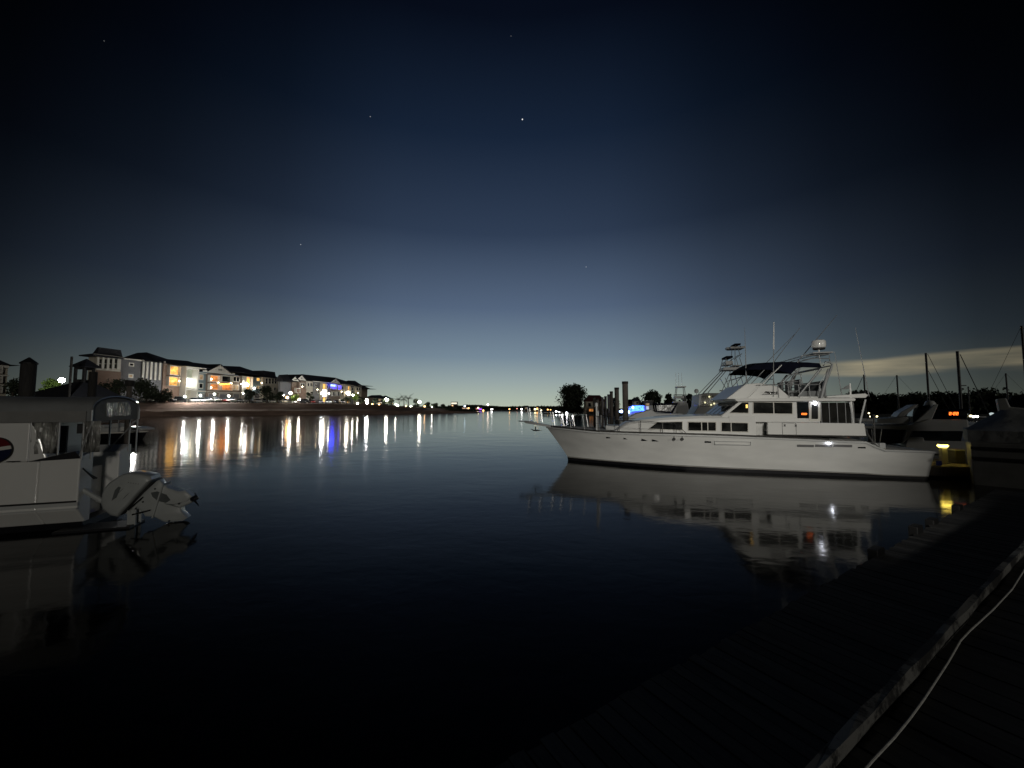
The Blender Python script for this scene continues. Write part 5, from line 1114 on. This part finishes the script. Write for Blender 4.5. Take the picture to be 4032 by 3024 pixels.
# ================================================================== dock pavilion and piles on the left
PD = 60.0; pf = Frame((0, PD, 0), 0)
def PV(px, py): return pf.hit(px, py, 0)
a = PV(60, 1561); hw = .1424 * PD / 2; pc = a[0] + hw
pv = thing('dock_pavilion', 'black silhouette of a hip roofed dock pavilion with an open cupola', 'pavilion', (pc, PD + hw, 0)); 
zz0 = a[1]; r_ = .86 
def sq(cx, h, z): return [Vector((cx - h, -h, z)), Vector((cx + h, -h, z)), Vector((cx + h, h, z)), Vector((cx - h, h, z))]
sc = (PD + hw) / PD   # the cupola stands over the centre
off2 = pf.hit(333, 1470, hw)[0] - pc; r2 = r_
def zc_(py): return pf.hit(300, py, hw)[1]
MB().loft([sq(0, hw, zz0 - .15), sq(0, hw, zz0), sq(off2, r2, zc_(1507))]).build('roof', ROOFM, pv)
cp_ = MB(); zlo, zhi = zc_(1508) - .3, zc_(1447); w1 = off2 - .55; w2 = off2 + .55
for sy in (-1, 1):
    y0 = sy * r2; y1 = sy * (r2 - .3)
    cp_.box(off2 - r2, w1, y0, y1, zlo, zhi); cp_.box(w2, off2 + r2, y0, y1, zlo, zhi); cp_.box(w1, w2, y0, y1, zlo, zc_(1495)); cp_.box(w1, w2, y0, y1, zc_(1456), zhi)
cp_.build('cupola', mat('dark_louvre', (.02, .02, .02), .8), pv)
ec = off2 + .1; eh = 1.3
MB().loft([sq(ec, eh, zhi), sq(ec, eh, zhi + .12), sq(ec + .1, .05, zc_(1413))]).build('cupola_roof', ROOFM, pv)
for sx in (-1, 1):
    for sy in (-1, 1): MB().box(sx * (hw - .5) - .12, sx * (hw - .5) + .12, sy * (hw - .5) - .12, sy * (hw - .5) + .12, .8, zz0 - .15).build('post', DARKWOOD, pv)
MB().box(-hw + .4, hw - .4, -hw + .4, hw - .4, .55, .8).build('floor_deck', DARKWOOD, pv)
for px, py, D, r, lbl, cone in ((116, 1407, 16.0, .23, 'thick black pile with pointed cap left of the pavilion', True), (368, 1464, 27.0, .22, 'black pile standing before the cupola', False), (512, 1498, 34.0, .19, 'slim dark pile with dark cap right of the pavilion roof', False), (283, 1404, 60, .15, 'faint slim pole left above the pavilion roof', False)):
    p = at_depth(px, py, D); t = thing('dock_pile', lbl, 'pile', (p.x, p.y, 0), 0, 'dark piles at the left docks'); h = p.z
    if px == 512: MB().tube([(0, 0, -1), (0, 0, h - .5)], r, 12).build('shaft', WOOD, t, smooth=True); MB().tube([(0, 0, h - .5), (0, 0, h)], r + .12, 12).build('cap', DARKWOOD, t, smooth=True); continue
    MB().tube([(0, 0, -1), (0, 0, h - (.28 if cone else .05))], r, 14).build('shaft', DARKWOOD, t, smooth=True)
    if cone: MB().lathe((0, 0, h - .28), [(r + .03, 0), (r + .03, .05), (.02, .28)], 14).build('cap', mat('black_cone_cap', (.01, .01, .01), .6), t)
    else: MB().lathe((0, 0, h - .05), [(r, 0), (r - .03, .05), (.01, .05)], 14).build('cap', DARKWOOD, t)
# ================================================================== boats behind the yacht
def bframe(px, D, ang=None): p = at_depth(px, 1607, D); return Frame((p.x, p.y, 0), YA if ang is None else ang)
def bthing(name, label, cat, fr, group=None): return thing(name, label, cat, fr.o, fr.a, group)
def tower(t, fr, legs, plats, v=1.0, r=.03, name='tower'):
    b = MB()
    for a, c in legs:
        for sd in (-1, 1):
            p, q = fr.hit(*a, 0), fr.hit(*c, 0); b.tube([(p[0], sd * v, p[1]), (q[0], sd * v * .6, q[1])], r, 6)
    o = b.build(name, ALU, t, smooth=True)
    for (x0_, x1_, y, th, nm, m) in plats:
        p, q = fr.hit(x0_, y, 0), fr.hit(x1_, y, 0); MB().box(p[0], q[0], -.75, .75, p[1] - th, p[1]).build(nm, m, o, bevel=.02)
    return o
def basehull(t, fr, pxa, pxb, ytop, wid=4.2, m=GEL2, flip=False):
    xa = fr.hit(pxa, ytop, 0)[0]; xb_ = fr.hit(pxb, ytop, 0)[0]; zt = fr.hit((pxa + pxb) / 2, ytop, 0)[1]; rings = []
    for k in range(15):
        f = k / 14; x = xb_ + (xa - xb_) * f; hw = wid / 2 * (1 - max(0, (f - .45) / .55) ** 2) + .03
        rings.append([Vector((x, -hw, zt * (.85 + .15 * f))), Vector((x + (xb_ - xa) * .07 * f, -hw * .75, -.1)), Vector((x + (xb_ - xa) * .07 * f, hw * .75, -.1)), Vector((x, hw, zt * (.85 + .15 * f)))])
    return MB().loft(rings).build('hull', m, t, smooth=True)
fr = bframe(2760, 33); s1 = bthing('sportfishing_boat', 'grey white sportfishing boat behind the yacht bow windscreen, lookout with black cap', 'fishing boat', fr, 'fishing boats with lookout towers'); basehull(s1, fr, 2560, 2990, 1672)
hs_ = fr.poly([(2690, 1672), (2735, 1600), (2738, 1556), (2765, 1550), (2895, 1551), (2920, 1672)]); MB().prism(hs_, -1.6, 1.6).build('deckhouse', GEL2, s1, bevel=.05)
MB().prism(fr.poly([(2742, 1602), (2746, 1562), (2790, 1559), (2800, 1598)]), -1.63, -1.59).build('curtain', VINYL, s1); MB().prism(fr.poly([(2806, 1598), (2822, 1562), (2870, 1565), (2868, 1600)]), -1.63, -1.59).build('window', GLASS, s1)
for x, y in ((2776, 1585), (2793, 1562), (2800, 1594), (2812, 1589)):
    q = fr.hit(x, y, -1.7); MB().ball((q[0], -1.7, q[1]), .07).build('cabin_lamp', glow('cabin_lamp_dim', (.9, .85, .5), 1.2), s1)
q = fr.hit(2742, 1540, 0); MB().lathe((q[0], 0, q[1] - .15), [(.02, -.3), (.03, 0), (.16, 0), (.18, .2), (.1, .32), (.01, .34)], 12).build('radar_dome', GEL2, s1, smooth=True)
q = fr.hit(2864, 1538, 0); q2 = fr.hit(2833, 1538, 0); q3 = fr.hit(2896, 1532, 0); MB().box(q2[0], q3[0], -.06, .06, q[1] - .05, q[1] + .05).tube([(q[0], 0, q[1] - .8), (q[0], 0, q[1])], [.2, .1]).build('radar_bar', GEL2, s1)
tower(s1, fr, [((2757, 1552), (2846, 1458)), ((2778, 1548), (2856, 1458)), ((2846, 1450), (2852, 1412)), ((2874, 1450), (2870, 1412)), ((2900, 1550), (2880, 1455))], [(2839, 2907, 1450, .22, 'lookout_platform', GEL2), (2848, 2876, 1426, .3, 'lookout_seat', GEL2), (2850, 2876, 1406, .16, 'sun_top', NAVY)], .9)
fr = bframe(2880, 39); s2 = bthing('sportfishing_boat', 'sportfishing boat with the highest lookout behind the yacht flybridge', 'fishing boat', fr, 'fishing boats with lookout towers'); basehull(s2, fr, 2700, 3080, 1662)
MB().prism(fr.poly([(2800, 1662), (2830, 1560), (2960, 1560), (2975, 1662)]), -1.6, 1.6).build('deckhouse', GEL2, s2, bevel=.05); MB().prism(fr.poly([(2850, 1600), (2853, 1572), (2935, 1572), (2938, 1600)]), -1.63, -1.59).build('window', GLASS, s2)
tower(s2, fr, [((2842, 1560), (2884, 1455)), ((2884, 1455), (2888, 1375)), ((2950, 1560), (2905, 1410)), ((2905, 1410), (2900, 1375)), ((2870, 1500), (2930, 1480)), ((2880, 1420), (2915, 1395)), ((2846, 1490), (2872, 1545)), ((2888, 1372), (2889, 1360)), ((2906, 1372), (2905, 1360))], [(2868, 2924, 1369, .2, 'lookout_platform', GEL2), (2884, 2908, 1357, .14, 'sun_top', NAVY), (2880, 2912, 1440, .1, 'lower_platform', GEL2)], .9)
q = fr.hit(2858, 1373, 0); q2 = fr.hit(2874, 1373, 0); MB().box(q[0], q2[0], -.3, .3, q[1] - .1, q[1] + .1).build('spotlight', GEL2, s2)
fr = bframe(2680, 48); s3 = bthing('sportfishing_boat', 'smaller fishing boat with a square topped lookout frame and three thin aerials', 'fishing boat', fr, 'fishing boats with lookout towers'); basehull(s3, fr, 2560, 2800, 1660)
MB().prism(fr.poly([(2635, 1660), (2650, 1590), (2700, 1588), (2712, 1660)]), -1.4, 1.4).build('deckhouse', GEL2, s3, bevel=.05)
tower(s3, fr, [((2655, 1600), (2664, 1525)), ((2700, 1600), (2692, 1525)), ((2630, 1618), (2664, 1560)), ((2650, 1575), (2700, 1575)), ((2652, 1555), (2698, 1555))], [(2660, 2698, 1522, .14, 'tower_roof', ALU), (2654, 2690, 1560, .3, 'lookout_platform', GEL2), (2650, 2700, 1580, .3, 'lower_platform', GEL2)], .8, r=.04)
for x in (2662, 2673, 2685): q = fr.hit(x, 1522, 0); q2 = fr.hit(x, 1468, 0); MB().tube([(q[0], 0, q[1]), (q[0], 0, q2[1])], .018, 5).build('aerial', ALU, s3)
fr = bframe(2600, 34); s4 = bthing('cabin_cruiser', 'small cruiser with black framed clear windscreen canopy behind the yacht foredeck', 'boat', fr); basehull(s4, fr, 2420, 2700, 1655, 3.0)
MB().prism(fr.poly([(2450, 1656), (2500, 1628), (2560, 1612), (2580, 1626), (2680, 1628), (2690, 1656)]), -1.2, 1.2).build('cabin', GEL2, s4, bevel=.06)
b = MB(); o4 = fr.poly([(2573, 1590), (2662, 1589), (2642, 1627), (2578, 1622)]); i4 = fr.poly([(2580, 1596), (2652, 1595), (2636, 1620), (2583, 1617)])
for sd in (-1, 1):
    vs = [(a, sd * 1.05, z) for a, z in o4] + [(a, sd * 1.05, z) for a, z in i4] + [(a, sd * .98, z) for a, z in o4] + [(a, sd * .98, z) for a, z in i4]
    b.add(vs, [(i, (i + 1) % 4, 4 + (i + 1) % 4, 4 + i) for i in range(4)] + [(8 + i, 8 + (i + 1) % 4, 12 + (i + 1) % 4, 12 + i) for i in range(4)] + [(i, (i + 1) % 4, 8 + (i + 1) % 4, 8 + i) for i in range(4)] + [(4 + i, 4 + (i + 1) % 4, 12 + (i + 1) % 4, 12 + i) for i in range(4)])
b.prism([o4[0], o4[1], (o4[1][0], o4[1][1] + .04), (o4[0][0], o4[0][1] + .04)], -1.05, 1.05); cf = b.build('canopy_frame', NAVY, s4); MB().prism(i4, -1.03, -1.01).build('clear_window', mat('pale_vinyl', (.28, .28, .27), .2, var=.5, scale=3, bump=.03, bscale=3), cf)
# blue lit boat
fr = bframe(2520, 62); s5 = bthing('party_boat', 'boat outlined with bright blue light strings beyond the piles', 'boat', fr); basehull(s5, fr, 2420, 2650, 1640, 4.0)
MB().prism(fr.poly([(2450, 1640), (2470, 1600), (2610, 1594), (2615, 1640)]), -1.6, 1.6).build('cabin', GEL2, s5, bevel=.05)
rng = random.Random(4); bl = MB(); pts_ = []
for k in range(46):
    x = 2478 + 58 * rng.random() + (1 if rng.random() < .5 else -1) * 0; y = 1598 + 18 * rng.random() + (6 if x < 2490 else 0)
    q = fr.hit(x, y, -1.75); bl.ball((q[0], -1.75, q[1]), .1 * rng.uniform(.6, 1.4), 6, 4)
for a, c in (((2480, 1612), (2500, 1599)), ((2500, 1599), (2530, 1598)), ((2504, 1600), (2505, 1618)), ((2512, 1600), (2509, 1615)), ((2520, 1600), (2528, 1612)), ((2530, 1598), (2534, 1612)), ((2486, 1618), (2534, 1614))):
    p, q = fr.hit(*a, -1.75), fr.hit(*c, -1.75); bl.tube([(p[0], -1.75, p[1]), (q[0], -1.75, q[1])], .06, 5)
bl.build('string_light', glow('blue_string', (.03, .10, 1), 9), s5)
for x, y, r in ((2447, 1620, .22), (2438, 1620, .12), (2474, 1622, .2), (2492, 1604, .16)):
    q = fr.hit(x, y, -1.8); MB().ball((q[0], -1.8, q[1]), r).build('lamp', glow('blue_white', (.35, .5, 1), 12), s5)
q = fr.hit(2545, 1600, -1.65); q2 = fr.hit(2555, 1612, -1.65); MB().box(q[0], q2[0], -1.66, -1.62, q2[1], q[1]).build('screen', glow('screen_white', (.7, .75, .8), .6), s5)
# ================================================================== right hand boats
fr = bframe(3600, 26, R(-38)); cr = bthing('motor_cruiser', 'dim grey cruiser with raked arch and orange clock digits beyond the yacht stern', 'boat', fr)
def CP(pts, v0, v1, nm, m, par=None, bv=.04): return MB().prism(fr.poly(pts), v0, v1).build(nm, m, par or cr, bevel=bv)
CP([(3555, 1785), (3575, 1722), (3636, 1722), (3640, 1736), (3815, 1738), (3815, 1790)], 0, 3.6, 'hull', GEL2); CP([(3400, 1790), (3400, 1745), (3560, 1760), (3556, 1790)], 0, 3.6, 'bow_hull', GEL2)
up = CP([(3402, 1687), (3405, 1676), (3590, 1673), (3655, 1651), (3812, 1653), (3815, 1692), (3798, 1698), (3592, 1698), (3580, 1724), (3556, 1745), (3572, 1694)], .02, 3.4, 'superstructure', GEL2)
CP([(3600, 1698), (3798, 1698), (3790, 1738), (3640, 1736), (3636, 1722), (3590, 1722)], .3, 3.2, 'dark_window', GLASS, bv=0); CP([(3420, 1689), (3568, 1692), (3552, 1748), (3420, 1752)], .4, 3.2, 'cockpit_painted_shade', RUBBER, bv=0)  # black block paints the shade inside the open cockpit
CP([(3590, 1673), (3636, 1634), (3680, 1592), (3697, 1592), (3672, 1650)], .1, .35, 'arch', GEL2); CP([(3590, 1673), (3636, 1634), (3680, 1592), (3697, 1592), (3672, 1650)], 2.9, 3.15, 'arch', GEL2)
CP([(3532, 1642), (3548, 1624), (3602, 1594), (3622, 1591), (3592, 1618), (3562, 1640)], .3, 3.0, 'windscreen_frame', GEL2); CP([(3456, 1650), (3578, 1642), (3588, 1671), (3456, 1664)], .3, 3.0, 'foredeck_cabin', GEL2)
CP([(3600, 1640), (3626, 1597), (3672, 1598), (3640, 1640), (3600, 1668)], .5, 2.8, 'bridge_glass', GLASS, bv=0)
q = fr.hit(3662, 1588, 1.2); MB().lathe((q[0], 1.2, q[1] - .2), [(.1, -.2), (.28, 0), (.3, .15), (.2, .35), (.01, .4)], 14).build('radar_dome', GEL2, cr, smooth=True)
CP([(3672, 1650), (3700, 1612), (3810, 1610), (3812, 1650)], .4, 3.0, 'bridge_canopy', NAVY, bv=0)
q = fr.hit(3738, 1634, .3); dp_ = MB().box(q[0] - .1, q[0] + .8, .33, .38, q[1] - .05, q[1] + .25).build('clock_panel', GLASS, cr); dg = MB(); digits(dg, '2:22', q[0], .31, q[1], .18); dg.build('digit', glow('orange_digits_far', (1, .16, .02), 5), dp_)
# tarpaulin boat at the right edge
tf = bframe(3806, 15.5, R(-47)); tb = bthing('covered_boat', 'boat wrapped in a grey tent tarpaulin at the right edge', 'boat', tf)
e0 = tf.hit(3806, 1694, 0); rg = tf.hit(3940, 1614, 1.7); zb = tf.hit(3820, 1850, 0)[1]
L2 = 6.0; rings = []
b = MB(); E = e0[1]; Rz = rg[1]
def wob(x, k): return .05 * math.sin(x * 2.3 + k) + .03 * math.sin(x * 5.1 + k * 2)
for i, x in enumerate(np.linspace(rg[0], L2, 16)):
    rings.append([Vector((x, wob(x, 0), max(.9, E - .45))), Vector((x, wob(x, 1), E)), Vector((x, .85, (E + Rz) / 2 - .06 + wob(x, 2))), Vector((x, 1.7, Rz)), Vector((x, 2.55, (E + Rz) / 2 - .06)), Vector((x, 3.4, E)), Vector((x, 3.4, E - .45))])
first = [Vector((e0[0] + .02, .15 if i < 3 else 3.2 if i > 3 else 1.7, max(.9, E - .45) if i in (0, 6) else E)) for i in range(7)]
for i, v_ in zip((0, 1, 2, 3, 4, 5, 6), (.1, .12, .8, 1.7, 2.6, 3.28, 3.3)): first[i].y = v_
b.loft([first] + rings); b.build('tarpaulin', TARP, tb, smooth=True)
h = MB(); h.prismx([(.05, -.2), (.0, E - .46), (3.4, E - .46), (3.35, -.2)], e0[0] + .08, L2); h.build('hull', mat('dull_hull', (.2, .2, .19), .5), tb, bevel=.04)
st_ = MB(); 
for y in (1764, 1804): z = tf.hit(3850, y, 0)[1]; st_.box(e0[0] + .07, L2, -.04, .0, z - .05, z + .05)
st_.build('rubbing_strake', RUBBER, tb)
# white boat behind it
wf = bframe(3950, 21, R(-50)); wbt = bthing('flybridge_boat', 'pale boat with black topped bridge cut by the right frame edge', 'boat', wf); basehull(wbt, wf, 3850, 4350, 1690, 3.6)
MB().prism(wf.poly([(3925, 1700), (3940, 1640), (3925, 1570), (3962, 1567), (3978, 1602), (4200, 1622), (4200, 1700)]), 0, 3.0).build('superstructure', GEL2, wbt, bevel=.05)
MB().prism(wf.poly([(3975, 1598), (3985, 1560), (4200, 1552), (4200, 1618)]), .1, 2.9).build('bridge_canopy', NAVY, wbt)
# ================================================================== sailing boats
for px, py, D, w, lbl, stays, hl in ((3645, 1390, 41, 7, 'sailing boat with the tall left mast and two slanting stays', [((3653, 1395), (3732, 1548)), ((3655, 1460), (3704, 1552))], 10), (3769, 1383, 35, 9, 'sailing boat with the tall right mast carrying a small bracket', [((3780, 1395), (3848, 1536))], 10), (3531, 1477, 52, 5, 'sailing boat with the leaning shorter mast right of the yacht', [], 9), (3401, 1475, 56, 5, 'sailing boat with a short mast and one stay just behind the yacht stern', [((3396, 1485), (3370, 1543))], 8), (3960, 1470, 52, 5, 'sailing boat with a faint mast over the grey tent', [], 9), (3812, 1522, 72, 4, 'distant sailing boat with a tiny mast between the taller ones', [], 8), (4022, 1283, 30, 8, 'sailing boat whose thick mast is cut by the right frame edge', [], 9)):
    p = at_depth(px, py, D); t = thing('sailing_boat', lbl, 'sailing boat', (p.x, p.y, 0), YA + R(random.uniform(-6, 6)), 'sailing boats in the right marina')
    rings = []
    for k in range(13):
        f = k / 12; x = -hl * .45 + hl * f; hw = 1.4 * math.sin(math.pi * min(1, .25 + f * .75)) ** .8 + .02
        rings.append([Vector((x, -hw, 1.1)), Vector((x, -hw * .6, .0)), Vector((x, 0, -.4)), Vector((x, hw * .6, 0)), Vector((x, hw, 1.1))])
    MB().loft(rings).build('hull', GEL2, t, smooth=True); MB().prism([(-2, 1.1), (-1.8, 1.55), (1.6, 1.5), (2.4, 1.1)], -.8, .8).build('cabin', GEL2, t, bevel=.04)
    MB().tube([(0, 0, .8), (0, 0, p.z)], w / F * D / 2, 10).build('mast', mat('dull_mast', (.05, .05, .05), .5, metal=.3), t, smooth=True); MB().tube([(0, 0, 2.2), (-3.6, 0, 2.1)], .06, 8).build('boom', mat('dull_mast', (.05, .05, .05), .5), t)
    f_ = Frame(t.location, t.rotation_euler.z); sy = MB()
    for a, c in stays:
        q0, q1 = f_.hit(*a, 0), f_.hit(*c, 0); d = Vector((q1[0] - q0[0], 0, q1[1] - q0[1])); k = (q0[1] - 1.1) / max(.1, q0[1] - q1[1]); sy.tube([(q0[0], 0, q0[1]), (q0[0] + d.x * k, 0, q0[1] + d.z * k)], .022 if px == 3645 else .03, 5)
    if not stays: sy.tube([(0, 0, p.z), (hl * .5, 0, 1.1)], .012, 4); sy.tube([(0, 0, p.z), (-hl * .42, 0, 1.1)], .012, 4)
    sy.build('stay', mat('dull_mast', (.05, .05, .05), .5), t)
    if px == 3769: q0 = f_.hit(3783, 1518, 0); MB().box(q0[0] - .1, q0[0] + .35, -.06, .06, q0[1] - .05, q0[1] + .03).build('bracket', POLEM, t)
# lamps of the right marina
for px, py, D, r, m, lbl in ((3421, 1627, 70, .12, YL, 'upper yellow lamp of the pair behind the yacht stern'), (3424, 1640, 70, .12, YL, 'lower yellow lamp of the pair behind the yacht stern'), (3453, 1640, 70, .13, YL, 'yellow lamp right of the pair behind the yacht stern'), (3525, 1634, 75, .14, YL, 'dim lamp over the cruiser foredeck'), (3335, 1625, 60, .17, glow('orange_dim', (1, .3, .1), .9), 'dim orange lamp seen through the yacht curtain'),
    (3822, 1638, 60, .16, YL, 'first warm lamp of the cluster right of the clock digits'), (3834, 1641, 60, .16, WL_, 'second lamp of the cluster right of the clock digits'), (3847, 1640, 60, .17, WL_, 'third lamp of the cluster right of the clock digits'), (3806, 1631, 60, .15, glow('grey_lamp', (.6, .7, .7), .8), 'faint grey lamp left above the cluster'), (3905, 1632, 50, .25, glow('grey_lamp', (.6, .7, .7), .8), 'faint oval lamp left of the pale boat bridge'), (3180, 1628, 0, 0, None, '')):
    if m: street_lamp(px, py, D, r, m, lbl, base=.6, group='lamps of the right marina')
# lit finger dock with its yellow pedestal
p = on_z(3668, 1835, .5); yf = Frame((p.x, p.y, 0), YA + R(2)); yd = bthing('finger_dock', 'finger dock glowing yellow around its low lamp behind the yacht stern', 'dock', yf)
b = MB(); 
for k in range(40): b.box(-1.5 + k * .16, -1.5 + k * .16 + .148, 0, 3.2, .44, .5)
b.build('deck_boards', plank_mat('dock_boards', (.20, .18, .15), .16), yd); MB().box(-1.52, 4.9, -.05, .0, .1, .47).build('edge_beam', WOOD, yd)
MB().box(-1.5, 4.9, .3, 2.9, -.1, .43).build('float', RUBBER, yd)
q = yf.hit(3712, 1755, .9); pd = thing('dock_pedestal', 'low dock pedestal with glaring yellow lamp', 'lamp', yf.o + yf.u * q[0] + yf.v * .9 + Vector((0, 0, .5)), yf.a); hh = q[1] - .5
MB().box(-.11, .11, -.09, .09, 0, hh - .07).build('post', GEL2, pd, bevel=.02); MB().lathe((0, 0, hh - .06), [(.01, 0), (.15, .0), (.19, .06), (.15, .12), (.01, .12)], 14).build('lamp', glow('pedestal_yellow', (1, .74, .12), 8), pd); MB().lathe((0, 0, hh + .061), [(.01, 0), (.22, 0), (.12, .07), (.01, .07)], 14).build('cap', GEL2, pd)
q = yf.hit(3762, 1770, 1.4); ds = thing('dock_box', 'pale dock box right of the yellow pedestal', 'dock box', yf.o + yf.u * q[0] + yf.v * 1.4 + Vector((0, 0, .5)), yf.a); MB().box(-.16, .22, -.2, .2, 0, q[1] - .54).build('box', mat('dull_box', (.07, .07, .065), .6), ds, bevel=.03); MB().box(-.19, .25, -.23, .23, q[1] - .54, q[1] - .48).build('lid', GEL2, ds, bevel=.02)
q = yf.hit(3696, 1806, .3); bs = thing('dock_sign', 'tiny blue marker on the lit finger dock', 'marker', yf.o + yf.u * q[0] + yf.v * .3 + Vector((0, 0, .5)), yf.a); MB().box(-.09, .09, -.02, .02, 0, .2).build('plate', mat('marker_blue', (.04, .08, .5), .5), bs); MB().box(-.02, .02, .021, .05, 0, .15).build('stake', POLEM, bs)
# ================================================================== the docks at the photographer's feet
g0 = on_z(1996, 2993, .5); g1 = on_z(3766, 2012, .5); G = Frame((g0.x, g0.y, 0), math.atan2(g1.y - g0.y, g1.x - g0.x))
fd = thing('floating_dock', 'dark plank floating dock running from the bottom centre to the right edge', 'dock', G.o, G.a)
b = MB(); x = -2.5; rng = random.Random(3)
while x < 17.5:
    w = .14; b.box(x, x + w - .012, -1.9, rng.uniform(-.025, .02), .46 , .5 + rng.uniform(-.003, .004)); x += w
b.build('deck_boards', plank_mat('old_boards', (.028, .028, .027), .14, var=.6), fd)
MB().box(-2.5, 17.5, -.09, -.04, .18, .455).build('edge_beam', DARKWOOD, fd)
for k in range(9): MB().box(-2.3 + k * 2.2, -1.1 + k * 2.2, -1.7, -.2, -.25, .4).build('float', RUBBER, fd)
for px, py, hgt in ((3766, 2010, .32), (3662, 2066, .3), (3590, 2100, .4), (3419, 2185, .3)):
    q = on_z(px, py, .5); d = q - G.o; u = d.dot(G.u); MB().box(u, u + (.34 if px > 3000 else .16), -.05, .10 if px > 3000 else .05, .5 - (.25), .5 + hgt * .35).build('fender_block', RUBBER, fd, bevel=.02)
k0 = on_z(3160, 3024, 1.33); k1 = on_z(4032, 2130, 1.33); K = Frame((k0.x, k0.y, 0), math.atan2(k1.y - k0.y, k1.x - k0.x))
qd = thing('quay', 'dark timber quay with a worn pale edge rail at the bottom right', 'quay', K.o, K.a)
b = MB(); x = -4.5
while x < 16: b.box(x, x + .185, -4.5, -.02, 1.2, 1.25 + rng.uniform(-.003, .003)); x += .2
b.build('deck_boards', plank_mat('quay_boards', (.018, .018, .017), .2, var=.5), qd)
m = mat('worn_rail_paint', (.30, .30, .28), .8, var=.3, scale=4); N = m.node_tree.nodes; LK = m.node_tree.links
nz = N.new('ShaderNodeTexNoise'); nz.inputs['Scale'].default_value = 1.6; nz.inputs['Detail'].default_value = 7; nz.inputs['Roughness'].default_value = .75; tcn = N.new('ShaderNodeTexCoord'); LK.new(tcn.outputs['Object'], nz.inputs['Vector'])
rp = N.new('ShaderNodeValToRGB'); rp.color_ramp.elements[0].position = .47; rp.color_ramp.elements[1].position = .53; rp.color_ramp.elements[0].color = (.012, .012, .012, 1); rp.color_ramp.elements[1].color = (.16, .16, .15, 1); LK.new(nz.outputs['Fac'], rp.inputs[0]); LK.new(rp.outputs[0], N['Principled BSDF'].inputs['Base Color'])
b = MB(); xs_ = np.linspace(-4.5, 16, 60); b.loft([[Vector((x, -.045 + rng.uniform(-.006, .006), 1.25)), Vector((x, -.04 + rng.uniform(-.008, .008), 1.33 + rng.uniform(-.008, .008))), Vector((x, .0 + rng.uniform(-.008, .008), 1.33 + rng.uniform(-.008, .008))), Vector((x, .02, 1.22))] for x in xs_])
b.build('edge_rail', m, qd); MB().box(-4.5, 16, -.02, .03, .9, 1.215).build('edge_beam', DARKWOOD, qd)
for k in range(6): MB().tube([(-3 + k * 3.4, -.3, -1), (-3 + k * 3.4, -.3, 1.19)], .16, 10).build('pile', DARKWOOD, qd, smooth=True)
pts = [on_z(a, c, 1.27) for a, c in ((4180, 2020), (4080, 2170), (4032, 2245), (3985, 2320), (3910, 2400), (3820, 2482), (3782, 2522), (3730, 2612), (3640, 2750), (3580, 2832), (3520, 2905), (3430, 3000), (3300, 3160))]
sm = []
for i in range(len(pts) - 1):
    for k in range(5): sm.append(pts[i].lerp(pts[i + 1], k / 5))
tag(MB().tube(sm, .0062, 8).build('mooring_line', mat('pale_rope', (.62, .62, .58), .8, var=.2, scale=30, bump=.003, bscale=90), None, smooth=True), 'pale rope lying along the dark quay at the bottom right', 'rope')
# lone pole standing in the water beyond the bow, mirrored
